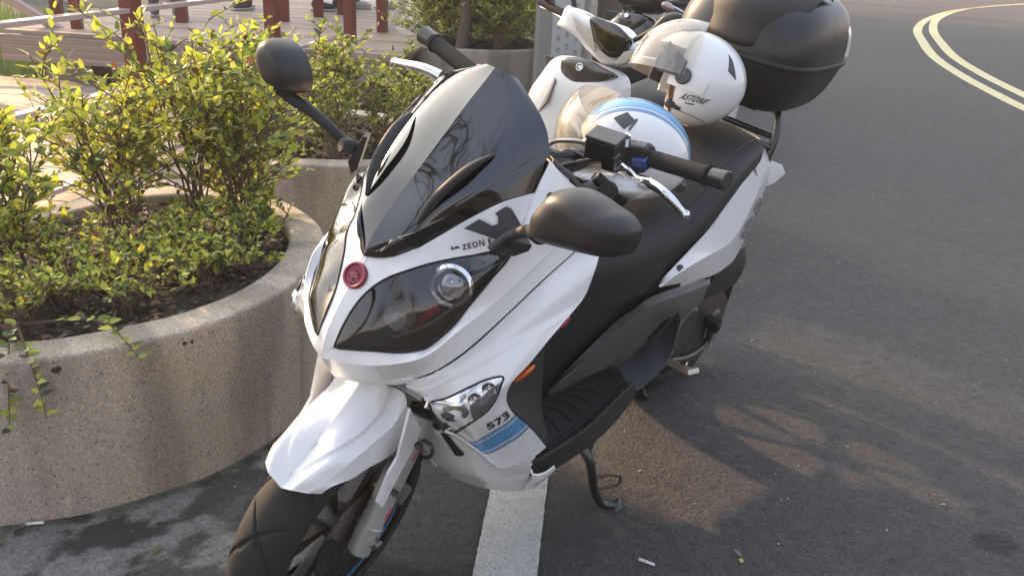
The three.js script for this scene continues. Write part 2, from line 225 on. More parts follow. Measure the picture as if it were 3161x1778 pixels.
const K = {"wsC":[[0.0,0.887,0.012],[0.0,0.93,-0.012],[0.0,0.98,-0.054],[0.0,1.03,-0.1],[0.0,1.08,-0.146],[0.0,1.13,-0.192],[0.0,1.165,-0.228],[0.0,1.188,-0.25]],"wsM":[[0.022,0.893,0.006],[0.05,0.937,-0.022],[0.07,0.985,-0.066],[0.088,1.03,-0.12],[0.1,1.077,-0.172],[0.092,1.122,-0.216],[0.065,1.157,-0.243],[0.026,1.185,-0.256]],"wsB":[[0.04,0.9206,-0.0032],[0.07,0.944,-0.0371],[0.1,0.9845,-0.1008],[0.135,1.0256,-0.1604],[0.156,1.0708,-0.2382],[0.142,1.1069,-0.2541],[0.11,1.1411,-0.2575],[0.04,1.1782,-0.2698]],"wsF0":[[0.0,0.887,0.012],[0.04,0.9206,-0.0032],[0.07,0.944,-0.0371],[0.1,0.9845,-0.1008],[0.135,1.0256,-0.1604],[0.156,1.0708,-0.2382]],"wsF1":[[0.0,0.8752,0.0157],[0.034,0.8831,-0.0043],[0.068,0.9009,-0.0488],[0.103,0.9465,-0.1033],[0.148,0.9965,-0.1587],[0.168,1.0076,-0.2161]],"S1a":[[0.0,0.7,0.084],[0.0,0.745,0.077],[0.0,0.8,0.053],[0.0,0.839,0.028],[0.0,0.878,0.008],[0.06,0.9021,-0.0358],[0.08,0.9227,-0.0565],[0.105,0.9591,-0.1021],[0.125,0.9844,-0.1301],[0.15,1.01,-0.1519],[0.167,1.0209,-0.2126]],"S1b":[[0.022,0.7211,0.0781],[0.022,0.7452,0.0701],[0.028,0.8051,0.0416],[0.04,0.8349,0.0244],[0.056,0.8571,0.0056],[0.078,0.876,-0.0164],[0.098,0.8905,-0.0502],[0.12,0.9024,-0.0786],[0.143,0.9131,-0.1065],[0.166,0.9252,-0.1295],[0.185,0.9262,-0.1534]],"S1r0":[[0.167,1.0209,-0.2126],[0.166,1.0572,-0.2301],[0.165,1.0737,-0.2427],[0.166,1.0679,-0.2511]],"S1r1":[[0.178,0.9663,-0.1789],[0.186,0.9999,-0.2054],[0.186,1.0393,-0.2506],[0.185,1.0536,-0.2668]],"S1r2":[[0.185,0.9262,-0.1534],[0.2,0.9589,-0.1973],[0.204,0.9975,-0.2529],[0.205,1.0338,-0.2864]],"S2b":[[0.0,0.7,0.084],[0.022,0.7179,0.0776],[0.05,0.7247,0.0651],[0.082,0.7327,0.0455],[0.118,0.7392,0.0168],[0.138,0.7466,-0.0058],[0.15,0.7573,-0.0248],[0.168,0.7978,-0.0555],[0.176,0.837,-0.0832],[0.183,0.8752,-0.1123],[0.186,0.9228,-0.1548],[0.205,1.0338,-0.2864]],"S2c":[[0.0,0.6864,0.0837],[0.03,0.6977,0.0804],[0.078,0.707,0.0585],[0.103,0.7148,0.0408],[0.127,0.7257,0.0229],[0.15,0.7409,0.0052],[0.168,0.7627,-0.016],[0.18,0.7896,-0.0422],[0.193,0.8276,-0.1026],[0.205,0.8694,-0.1655],[0.215,0.9331,-0.2582],[0.222,0.9686,-0.2908]],"S2d":[[0.0,0.632,0.047],[0.04,0.6491,0.044],[0.084,0.6617,0.0216],[0.107,0.6676,0.0004],[0.128,0.6747,-0.0227],[0.15,0.6938,-0.0421],[0.165,0.7136,-0.0639],[0.18,0.7446,-0.1021],[0.197,0.8007,-0.1668],[0.21,0.8576,-0.2381],[0.218,0.904,-0.3178],[0.226,0.9371,-0.3521]],"S3d":[[0.12,0.6688,-0.0137],[0.131,0.673,-0.0293],[0.15,0.6886,-0.0481],[0.165,0.7084,-0.07],[0.18,0.7404,-0.1083],[0.197,0.7971,-0.1706],[0.21,0.8541,-0.2422],[0.218,0.9011,-0.3202],[0.226,0.932,-0.3575]],"S3e":[[0.118,0.6499,-0.0197],[0.14,0.6523,-0.0317],[0.158,0.6656,-0.0451],[0.182,0.685,-0.0575],[0.206,0.711,-0.087],[0.232,0.7459,-0.1315],[0.256,0.7806,-0.1955],[0.27,0.806,-0.2682]],"S3L":[[0.118,0.6499,-0.0197],[0.135,0.6419,-0.0344],[0.15,0.6371,-0.0389],[0.168,0.6402,-0.0334],[0.165,0.6006,-0.0547],[0.172,0.5766,-0.0685],[0.186,0.5674,-0.0765],[0.2,0.5712,-0.0786]],"S3R":[[0.27,0.806,-0.2682],[0.27,0.77,-0.2141],[0.268,0.7322,-0.1703],[0.262,0.6977,-0.1339],[0.258,0.6612,-0.1376],[0.26,0.6254,-0.1601],[0.262,0.5462,-0.2436],[0.262,0.4474,-0.3377]],"S3T":[[0.226,0.932,-0.3575],[0.25,0.9158,-0.3461],[0.262,0.9009,-0.3309],[0.268,0.8679,-0.3158],[0.27,0.8337,-0.3038],[0.27,0.806,-0.2682]],"S3B":[[0.2,0.5712,-0.0786],[0.215,0.5405,-0.1129],[0.228,0.505,-0.1499],[0.234,0.4648,-0.1867],[0.236,0.4415,-0.2124],[0.242,0.4346,-0.2378],[0.25,0.4358,-0.265],[0.258,0.4346,-0.3067],[0.262,0.4455,-0.3405]],"Bt":[[0.06,0.4798,-0.1276],[0.09,0.4903,-0.1218],[0.12,0.5121,-0.1125],[0.15,0.5398,-0.101],[0.19,0.5549,-0.0938],[0.207,0.5258,-0.1261],[0.22,0.4896,-0.1637],[0.228,0.4338,-0.2153],[0.236,0.4223,-0.2492],[0.243,0.4211,-0.2787],[0.252,0.4226,-0.3204]],"Bm":[[0.05,0.4169,-0.1625],[0.08,0.4318,-0.148],[0.1,0.4306,-0.1526],[0.13,0.4246,-0.1561],[0.16,0.4213,-0.1643],[0.185,0.406,-0.1929],[0.205,0.3868,-0.2356],[0.215,0.3691,-0.2761],[0.225,0.3612,-0.3084],[0.235,0.3627,-0.3285],[0.245,0.379,-0.326]],"Bc":[[0.05,0.3728,-0.1894],[0.07,0.3742,-0.1857],[0.09,0.3665,-0.1898],[0.115,0.3557,-0.2039],[0.14,0.3493,-0.217],[0.17,0.3455,-0.2391],[0.195,0.3395,-0.268],[0.21,0.3283,-0.305],[0.225,0.3298,-0.3289],[0.237,0.3385,-0.3411],[0.245,0.3665,-0.3345]],"Bb":[[0.03,0.3331,-0.2249],[0.05,0.3383,-0.2208],[0.07,0.3297,-0.2257],[0.09,0.3072,-0.2462],[0.11,0.2908,-0.2626],[0.14,0.2761,-0.2932],[0.165,0.2645,-0.3263],[0.185,0.2554,-0.359],[0.205,0.2536,-0.3867],[0.225,0.2698,-0.3979],[0.235,0.2903,-0.3953]],"lip0":[[0.262,0.4084,-0.2939],[0.268,0.4012,-0.296],[0.273,0.3924,-0.3091],[0.28,0.3902,-0.3342],[0.286,0.4027,-0.3537]],"lip1":[[0.262,0.3735,-0.3102],[0.266,0.3606,-0.3197],[0.272,0.3633,-0.331],[0.279,0.3755,-0.3479],[0.286,0.3926,-0.3594]],"lip2":[[0.225,0.2896,-0.3494],[0.244,0.3045,-0.3612],[0.258,0.3267,-0.3627],[0.272,0.356,-0.3645],[0.284,0.3852,-0.3632]],"flo":[[0.235,0.3585,-0.346],[0.252,0.361,-0.3377],[0.272,0.3664,-0.3915],[0.284,0.3858,-0.5217],[0.28,0.4051,-0.6181],[0.272,0.4255,-0.685],[0.27,0.444,-0.6926]],"floTop":[[0.25,0.4125,-0.3155],[0.262,0.4225,-0.3311],[0.268,0.4301,-0.372],[0.27,0.4345,-0.4768],[0.268,0.45,-0.5608],[0.264,0.4698,-0.6506],[0.262,0.4731,-0.6825]],"floIn":[[0.2,0.3419,-0.4593],[0.17,0.3589,-0.475],[0.13,0.3606,-0.5054],[0.12,0.3843,-0.5258],[0.13,0.392,-0.5775],[0.15,0.3774,-0.7232],[0.18,0.4085,-0.8383]],"kick":[[0.27,0.444,-0.6926],[0.268,0.4446,-0.759],[0.262,0.4679,-0.8564],[0.25,0.5417,-0.8855],[0.245,0.5635,-0.8943]],"kickIn":[[0.18,0.4043,-0.8488],[0.19,0.4601,-0.8621],[0.2,0.4756,-0.9056],[0.21,0.5044,-0.9426],[0.22,0.5359,-0.942]],"gTop":[[0.1,0.3587,-0.5648],[0.11,0.3985,-0.5572],[0.12,0.4315,-0.5756],[0.14,0.5072,-0.6357],[0.158,0.5715,-0.7119],[0.17,0.5986,-0.7642],[0.18,0.6222,-0.8112],[0.205,0.6368,-0.9073],[0.22,0.6228,-1.0538]],"gMid":[[0.112,0.3707,-0.5548],[0.125,0.4195,-0.553],[0.14,0.4543,-0.5737],[0.16,0.5146,-0.6467],[0.18,0.5733,-0.7073],[0.19,0.6003,-0.7627],[0.2,0.6136,-0.8112],[0.22,0.6227,-0.9068],[0.235,0.6209,-1.0267]],"gBot":[[0.115,0.366,-0.5594],[0.13,0.3914,-0.5847],[0.145,0.4122,-0.6699],[0.165,0.4408,-0.7803],[0.185,0.4851,-0.8568],[0.2,0.5362,-0.88],[0.215,0.5604,-0.892],[0.23,0.5861,-0.9292],[0.235,0.5941,-1.0066]],"gLow":[[0.19,0.4644,-0.8853],[0.2,0.5068,-0.9053],[0.212,0.5562,-0.8997],[0.23,0.5887,-0.9366],[0.235,0.6077,-1.0117]],"gLow2":[[0.19,0.4644,-0.8853],[0.205,0.4775,-0.9224],[0.22,0.5229,-0.9499],[0.232,0.5585,-0.9701],[0.235,0.5747,-1.0194]],"tT":[[0.19,0.657,-0.8159],[0.195,0.6854,-0.8158],[0.203,0.7212,-0.8513],[0.208,0.7494,-0.893],[0.208,0.7897,-0.9732],[0.202,0.8357,-1.0461],[0.192,0.8642,-1.1135],[0.175,0.8933,-1.1977]],"tC":[[0.2,0.6696,-0.796],[0.212,0.6903,-0.8207],[0.224,0.7123,-0.8702],[0.23,0.7243,-0.9393],[0.232,0.7283,-1.054],[0.228,0.7501,-1.1153],[0.213,0.7903,-1.1876],[0.185,0.8396,-1.2854]],"tL":[[0.198,0.6634,-0.807],[0.21,0.6583,-0.8769],[0.218,0.6481,-0.9569],[0.225,0.6382,-1.0531],[0.226,0.643,-1.1268],[0.222,0.6585,-1.1852],[0.206,0.716,-1.2545],[0.18,0.7873,-1.3453]],"hT":[[0.022,0.7211,0.0781],[0.022,0.7452,0.0701],[0.024,0.7754,0.058],[0.028,0.8051,0.0416],[0.04,0.8349,0.0244],[0.056,0.8571,0.0056],[0.078,0.876,-0.0164],[0.098,0.8905,-0.0502],[0.12,0.9024,-0.0786],[0.143,0.9131,-0.1065],[0.166,0.9252,-0.1295],[0.185,0.9262,-0.1534]],"hB":[[0.0225,0.7207,0.0785],[0.05,0.7275,0.0656],[0.082,0.736,0.0461],[0.105,0.7402,0.0304],[0.118,0.742,0.0174],[0.138,0.7495,-0.0051],[0.15,0.7615,-0.0216],[0.158,0.7753,-0.0372],[0.168,0.8016,-0.0522],[0.176,0.8407,-0.0798],[0.183,0.8788,-0.1088],[0.186,0.9109,-0.1396]],"f0":[[0.0,0.4584,0.1769],[0.0,0.4732,0.1503],[0.0,0.4922,0.1165],[0.0,0.5277,0.0788],[0.0,0.5566,0.0456],[0.0,0.5881,0.0125],[0.0,0.6155,-0.0106]],"fp":[[0.03,0.4753,0.1806],[0.042,0.5012,0.1612],[0.052,0.5198,0.1216],[0.056,0.5276,0.0671],[0.058,0.5402,0.0179],[0.06,0.561,-0.0262],[0.062,0.598,-0.057]],"fs":[[0.052,0.4755,0.1666],[0.063,0.4891,0.1436],[0.07,0.504,0.1033],[0.075,0.522,0.0556],[0.078,0.5355,0.0071],[0.08,0.5511,-0.0245],[0.082,0.5895,-0.0449]],"fe":[[0.064,0.465,0.1397],[0.074,0.4817,0.1263],[0.08,0.4735,0.0764],[0.084,0.4784,0.0411],[0.088,0.4741,-0.0271],[0.09,0.4993,-0.0473],[0.092,0.557,-0.0574]],"fg":[[0.098,0.617,-0.0097],[0.104,0.5238,-0.0794],[0.106,0.4468,-0.0333],[0.106,0.3707,0.0024],[0.104,0.4052,0.0301],[0.102,0.4689,0.0124],[0.1,0.497,-0.0072]],"forkpts":[[0.095,0.2669,0.039],[0.095,0.5114,-0.1201],[0.095,0.558,-0.089],[0.11,0.2815,0.0057],[0.12,0.5003,-0.0352],[0.12,0.4028,0.0154]],"mL":[[0.2732,1.0475,-0.075],[0.2741,1.0625,-0.075],[0.2868,1.0884,-0.075],[0.2999,1.1112,-0.075],[0.3188,1.1235,-0.075],[0.3422,1.1295,-0.075],[0.3732,1.1292,-0.075],[0.4051,1.1243,-0.075],[0.4238,1.1218,-0.075],[0.4379,1.1146,-0.075],[0.4464,1.1049,-0.075],[0.4473,1.086,-0.075],[0.4416,1.0664,-0.075],[0.4245,1.0538,-0.075],[0.3992,1.0457,-0.075],[0.3638,1.0372,-0.075],[0.3178,1.0269,-0.075],[0.2919,1.0235,-0.075],[0.2799,1.0298,-0.075]],"mR":[[-0.4317,1.0919,-0.075],[-0.4316,1.105,-0.075],[-0.4164,1.126,-0.075],[-0.3973,1.1335,-0.075],[-0.3727,1.1334,-0.075],[-0.3377,1.1256,-0.075],[-0.3114,1.1089,-0.075],[-0.297,1.0915,-0.075],[-0.2912,1.0679,-0.075],[-0.2966,1.0562,-0.075],[-0.3219,1.0466,-0.075],[-0.3513,1.0451,-0.075],[-0.376,1.043,-0.075],[-0.4027,1.0538,-0.075],[-0.4209,1.0692,-0.075]],"stalkL":[[0.19,0.9507,-0.0837],[0.2,0.9726,-0.1029],[0.22,0.9914,-0.1058],[0.25,1.0133,-0.0941],[0.275,1.0252,-0.0863]],"stalkLb":[[0.19,0.9507,-0.0837],[0.2,0.9408,-0.1327],[0.21,0.9496,-0.1574],[0.215,0.9627,-0.1566],[0.21,0.9755,-0.1235]],"stalkR":[[-0.19,0.9477,-0.1321],[-0.2,0.9789,-0.1275],[-0.22,0.9825,-0.1195],[-0.26,1.0069,-0.1009],[-0.3,1.0239,-0.0877],[-0.325,1.0329,-0.0751],[-0.345,1.046,-0.0719]],"mntR":[[-0.17,1.0077,-0.1377],[-0.18,1.0074,-0.1364],[-0.195,0.9514,-0.1189],[-0.19,0.9273,-0.129],[-0.18,0.9413,-0.1326]],"grip":[[0.15,1.0361,-0.5641],[0.175,1.0426,-0.5499],[0.22,1.0539,-0.5301],[0.335,1.0775,-0.5109],[0.345,1.0795,-0.507],[0.372,1.0824,-0.5091]],"gripR":[[-0.2,1.1018,-0.4346],[-0.335,1.0903,-0.5077],[-0.375,1.0872,-0.5237]],"leverL":[[0.155,1.0149,-0.5134],[0.18,1.0164,-0.5067],[0.207,1.0138,-0.4983],[0.245,1.0247,-0.4799],[0.28,1.0251,-0.47],[0.31,1.0152,-0.4702],[0.335,1.0007,-0.4749]],"leverR":[[-0.23,1.0694,-0.3983],[-0.27,1.0709,-0.3921],[-0.31,1.0651,-0.3876],[-0.345,1.0567,-0.3909]],"reserv":[[0.11,1.0885,-0.4589],[0.165,1.0965,-0.4563],[0.165,1.0806,-0.4637],[0.11,1.0763,-0.4557],[0.12,1.0482,-0.4443],[0.175,1.061,-0.4317]],"cyl":[[0.15,1.0047,-0.4499],[0.175,0.9876,-0.4667],[0.2,0.9597,-0.5078]],"cowlw":[[0.08,0.9769,-0.4468],[0.1,0.992,-0.4461],[0.12,1.0013,-0.4702],[0.18,1.0205,-0.4574],[0.25,1.0083,-0.4945],[0.22,0.9913,-0.461],[0.14,0.9661,-0.4559],[0.1,0.9625,-0.4491]],"hub":[[0.165,1.0882,-0.4888],[0.165,1.0732,-0.4996],[0.165,1.1117,-0.4989],[0.17,1.0401,-0.4822],[0.1,1.0199,-0.4911],[0.1,1.0524,-0.4527],[0.08,1.0504,-0.4466],[0.04,1.0325,-0.4485],[0.02,1.0136,-0.4608]],"cab2":[[0.1,1.018,-0.4738],[0.07,1.0151,-0.4778],[0.05,1.0092,-0.4727],[0.03,0.9841,-0.4848]],"cab3":[[0.14,1.0241,-0.4934],[0.1,0.9989,-0.508],[0.05,0.9478,-0.5446],[0.02,0.919,-0.5559]],"dsh":[[0.09,0.9821,-0.4128],[0.12,1.0015,-0.4054],[0.12,0.9819,-0.4241],[0.1,0.9774,-0.4123]],"box":[[0.19,1.1341,-1.2797],[0.15,1.1472,-1.6818],[-0.21,1.1157,-1.5444],[0.16,1.0102,-1.3832]],"rack":[[0.13,0.9908,-1.4461],[0.135,0.9076,-1.4122],[0.145,0.8045,-1.3943],[0.05,0.9232,-1.5754],[0.1,0.9553,-1.3695]],"peg":[[0.2,0.3921,-0.9709],[0.26,0.4176,-0.934],[0.33,0.4679,-0.8672]],"pad":[[0.2,0.403,-1.2633],[0.2,0.3363,-1.2847],[0.2,0.3207,-1.2305],[0.2,0.3556,-1.0672]],"guard":[[0.19,0.617,-1.2807],[0.18,0.5624,-1.381],[0.18,0.4879,-1.4196],[0.18,0.4934,-1.2698],[0.2,0.5286,-1.1051],[0.22,0.6256,-1.0616]],"cvt":[[0.17,0.4127,-1.3789],[0.18,0.3704,-1.3777],[0.18,0.292,-1.308],[0.18,0.3286,-1.1184],[0.2,0.4837,-1.0466],[0.2,0.5177,-1.1222]],"orange":[[0.255,0.7106,-0.1937],[0.25,0.6753,-0.1835],[0.26,0.6981,-0.1437]],"pink":[[0.25,0.7849,-0.2987],[0.24,0.7469,-0.322],[0.25,0.757,-0.2629]],"ind":[[0.12,0.8357,-1.5098],[0.12,0.8128,-1.5789],[0.14,0.799,-1.4364]],"standleg":[[0.2,0.234,-0.6722],[0.25,0.1009,-0.7002],[0.28,0.0316,-0.7587]],"strip":[[0.063,0.9528,-0.0361],[0.075,1.0046,-0.0591],[0.09,1.0561,-0.1143],[0.1,1.0765,-0.1635]],"rs":[[-0.26,0.5884,-0.075],[-0.25,0.6151,-0.0928],[-0.25,0.6817,-0.0891]],"U_sig":[[0.0398,0.2599],[0.188,0.1885],[0.2891,0.1565],[0.3964,0.1454],[0.5183,0.1511],[0.6953,0.201],[0.7379,0.257],[0.8268,0.3506],[0.7395,0.4052],[0.5931,0.4325],[0.3706,0.5298],[0.1371,0.7794],[0.0121,0.8794],[0.0094,0.7704],[0.0043,0.5569]],"U_stripe0":[[0.3186,0.778],[0.5972,0.6258],[0.7542,0.5806],[0.9201,0.5594],[0.9993,0.553]],"U_stripe1":[[0.4674,0.8491],[0.6503,0.7992],[0.7804,0.7694],[0.8984,0.7435],[1.0,0.7295]],"U_txt":[[0.7149,0.5548],[0.9653,0.5329],[0.9698,0.4805],[0.7142,0.4951]],"U_blobs":[[0.5082,0.2746],[0.6038,0.2288],[0.303,0.3492]],"U_dk":[[0.5806,0.2997],[0.6644,0.2356],[0.7026,0.2289],[0.7268,0.2582],[0.813,0.3466],[0.7239,0.3953],[0.5973,0.4178],[0.5373,0.3673],[0.4867,0.32]],"U_cen":[[0.3362,0.2862],[0.303,0.3492],[0.6883,0.3457]]};
const SC = {"s2":{"cover":[[-0.176,1.04,-0.03],[-0.161,1.061,-0.03],[-0.152,1.104,-0.03],[-0.141,1.123,-0.03],[-0.127,1.124,-0.03],[-0.046,1.108,-0.03],[0.051,1.109,-0.03],[0.092,1.105,-0.03],[0.123,1.092,-0.03],[0.155,1.067,-0.03],[0.18,1.051,-0.03],[0.188,1.022,-0.03],[0.156,0.981,-0.03],[0.108,0.959,-0.03],[0.064,0.95,-0.03],[0.022,0.967,-0.03],[-0.016,0.982,-0.03],[-0.059,1.009,-0.03],[-0.129,1.028,-0.03]],"screen":[[0.003,1.115,0.028],[0.087,1.118,0.028],[0.124,1.114,0.028],[0.157,1.101,0.028],[0.187,1.079,0.028],[0.173,1.027,0.028],[0.159,1.006,0.028],[0.114,0.994,0.028],[0.044,1.027,0.028],[0.028,1.053,0.028]],"indR":[[-0.071,1.1,0.03],[-0.029,1.084,0.03],[0.022,1.066,0.03],[0.041,1.038,0.03],[0.052,0.996,0.03],[0.003,1.024,0.03],[-0.046,1.056,0.03]],"indL":[[0.147,0.975,0.03],[0.161,1.004,0.03],[0.175,1.03,0.03],[0.217,1.043,0.03],[0.222,1.031,0.03],[0.191,0.995,0.03]],"badge":[[-0.072,0.937,0.05],[-0.057,0.95,0.05],[0.027,0.968,0.05],[0.07,0.967,0.05],[0.101,0.959,0.05],[0.171,0.945,0.05],[0.145,0.914,0.05],[0.051,0.865,0.05],[-0.019,0.834,0.05],[-0.038,0.854,0.05],[-0.063,0.883,0.05]],"shield":[[-0.22,0.756,0.02],[-0.141,0.93,0.02],[-0.122,0.941,0.02],[-0.086,0.943,0.02],[0.008,0.96,0.02],[0.083,0.951,0.02],[0.165,0.941,0.02],[0.182,0.936,0.02],[0.188,0.914,0.02],[0.136,0.907,0.02]],"shieldD":[[-0.131,0.936,0.02],[-0.103,0.94,0.02],[0.184,0.937,0.02],[0.187,0.913,0.02],[0.163,0.842,0.02],[0.076,0.615,0.02],[-0.054,0.572,0.02],[-0.203,0.666,0.02],[-0.222,0.757,0.02]],"head":[[-0.031,0.625,0.09],[0.002,0.697,0.09],[0.054,0.746,0.09],[0.104,0.768,0.09],[0.139,0.753,0.09],[0.14,0.714,0.09],[0.1,0.654,0.09],[0.049,0.596,0.09],[-0.012,0.576,0.09]],"gripR":[[-0.17,1.079,-0.063],[-0.33,1.092,-0.111]],"levR":[[-0.17,1.065,-0.05],[-0.26,1.072,-0.087],[-0.32,1.073,-0.103]],"mir":[[0.222,1.106,-0.05],[0.24,1.142,-0.05],[0.275,1.188,-0.05],[0.324,1.198,-0.05],[0.343,1.186,-0.05],[0.335,1.16,-0.05],[0.306,1.14,-0.05],[0.26,1.115,-0.05],[0.237,1.1,-0.05]],"mstalk":[[0.162,1.063,-0.05],[0.187,1.083,-0.05],[0.221,1.11,-0.05],[0.243,1.131,-0.05]],"emb":[[0.032,0.942,0.07]],"seatblk":[[0.0,0.918,-0.117],[0.0,0.842,-0.543],[0.0,0.806,-0.35]],"txt":[[0.089,0.812,0.06],[0.18,0.877,0.06],[0.176,0.895,0.06],[0.085,0.83,0.06]]},"s3":{"front":[[-0.112,0.862,0.0],[-0.067,0.937,0.0],[-0.035,0.953,0.0],[0.022,0.962,0.0],[0.178,0.983,0.0],[0.125,0.893,0.0],[0.109,0.866,0.0],[-0.015,0.826,0.0]],"head":[[-0.064,1.009,-0.05],[-0.008,0.957,-0.05],[0.096,0.965,-0.05],[0.151,0.974,-0.05],[0.278,1.064,-0.05],[0.273,1.084,-0.05]],"ind":[[0.208,1.015,0.0],[0.228,1.051,0.0],[0.268,1.069,0.0],[0.301,1.067,0.0],[0.287,1.027,0.0],[0.247,1.008,0.0]],"badge":[[0.009,0.947,0.02]],"seat":[[0.0,0.899,-0.73],[0.0,0.855,-1.239],[0.0,0.905,-0.938]],"lever":[[0.3,1.044,-0.027],[0.3,0.986,-0.193]]}};
// ---------------------------------------------------------------- materials
const phys = (o) => new THREE.MeshPhysicalMaterial({ side: THREE.DoubleSide, ...o });
const grainA = tileNoise(512, 1, 3), grainB = tileNoise(512, 5, 4), grainC = tileNoise(512, 22, 5);
const grainTex = dataTex(512, (u, v) => { const k = Math.floor(v * 512) * 512 + Math.floor(u * 512); return [.5 + .13 * grainA[k] + .1 * grainB[k]]; });
const smudgeTex = dataTex(512, (u, v) => { const k = Math.floor(v * 512) * 512 + Math.floor(u * 512); return [.5, .62 + .09 * grainC[k] + .05 * grainB[k], .5]; });
const rep = (t, x, y = x) => { const c = t.clone(); c.repeat.set(x, y); c.needsUpdate = true; return c; };
const M = {
  white: phys({ color: lin(.80, .80, .79), roughness: .32, clearcoat: 1, clearcoatRoughness: .04 }),
  whiteDull: phys({ color: lin(.80, .80, .79), roughness: .45, clearcoat: .4, clearcoatRoughness: .2 }),
  belly: phys({ color: lin(.80, .80, .79), roughness: .38, clearcoat: .7, clearcoatRoughness: .12 }),
  smoke: phys({ color: lin(.004, .004, .0055), roughness: .06, clearcoat: 1, clearcoatRoughness: .01, ior: 1.6 }),
  smokeBand: phys({ color: lin(.012, .009, .008), roughness: .2, clearcoat: 1, clearcoatRoughness: .03 }),
  satin: phys({ color: lin(.022, .021, .021), roughness: .42, bumpMap: rep(grainTex, 8), bumpScale: .00004 }),
  guide: phys({ color: lin(.03, .03, .031), roughness: .6, bumpMap: rep(grainTex, 8), bumpScale: .0001 }),
  plastic: phys({ color: lin(.016, .016, .017), roughness: .55, bumpMap: rep(grainTex, 6), bumpScale: .0001 }),
  plasticGrey: phys({ color: lin(.105, .095, .09), roughness: .4, bumpMap: rep(grainTex, 6), bumpScale: .00005 }),
  panelGrey: phys({ color: lin(.065, .068, .074), roughness: .48, bumpMap: rep(grainTex, 6), bumpScale: .0001 }),
  rubber: phys({ color: lin(.014), roughness: .8, bumpMap: rep(grainTex, 8), bumpScale: .00015 }),
  seat: phys({ color: lin(.017, .017, .018), roughness: .6, bumpMap: rep(grainTex, 5), bumpScale: .0004 }),
  seatPatch: phys({ color: lin(.024, .018, .015), roughness: .7, bumpMap: rep(grainTex, 9), bumpScale: .0006 }),
  stitch: phys({ color: lin(.07, .06, .052), roughness: .8 }),
  blackMetal: phys({ color: lin(.02), roughness: .35, metalness: .2, clearcoat: .6, clearcoatRoughness: .15 }),
  chrome: phys({ color: lin(.82), roughness: .07, metalness: 1 }),
  alu: phys({ color: lin(.56, .55, .53), roughness: .36, metalness: 1 }),
  aluPaint: phys({ color: lin(.40, .39, .37), roughness: .42, metalness: .55 }),
  steel: phys({ color: lin(.32, .3, .28), roughness: .42, metalness: 1, roughnessMap: rep(smudgeTex, 3) }),
  cable: phys({ color: lin(.02), roughness: .45 }),
  hose: phys({ color: lin(.33, .33, .32), roughness: .4, metalness: .5 }),
  lens: phys({ color: lin(.5, .5, .51), roughness: .01, transmission: 1, thickness: 0, ior: 1.85 }),
  clear: phys({ color: lin(.93), roughness: .015, transmission: 1, thickness: 0, ior: 1.5 }),
  visor: phys({ color: lin(.93, .91, .87), roughness: .05, transmission: .86, thickness: 0, ior: 1.5 }),
  lampDark: phys({ color: lin(.012, .012, .014), roughness: .35 }),
  orange: phys({ color: lin(.62, .13, .012), roughness: .12, clearcoat: 1, clearcoatRoughness: .05 }),
  red: phys({ color: lin(.5, .02, .03), roughness: .25, clearcoat: .8 }),
  pinkRed: phys({ color: lin(.42, .05, .09), roughness: .2, clearcoat: .8 }),
  emblem: phys({ color: lin(.30, .028, .06), roughness: .4, clearcoat: .4 }),
  blue: phys({ color: lin(.085, .31, .58), roughness: .35, clearcoat: .8, clearcoatRoughness: .06 }),
  blueDark: phys({ color: lin(.12, .26, .46), roughness: .35, clearcoat: .8, clearcoatRoughness: .06 }),
  ink: phys({ color: lin(.012), roughness: .4 }),
  greyInk: phys({ color: lin(.09), roughness: .4 }),
  blueSwitch: phys({ color: lin(.02, .05, .2), roughness: .3, clearcoat: .6 }),
  liner: phys({ color: lin(.42, .34, .25), roughness: .95 }),
};
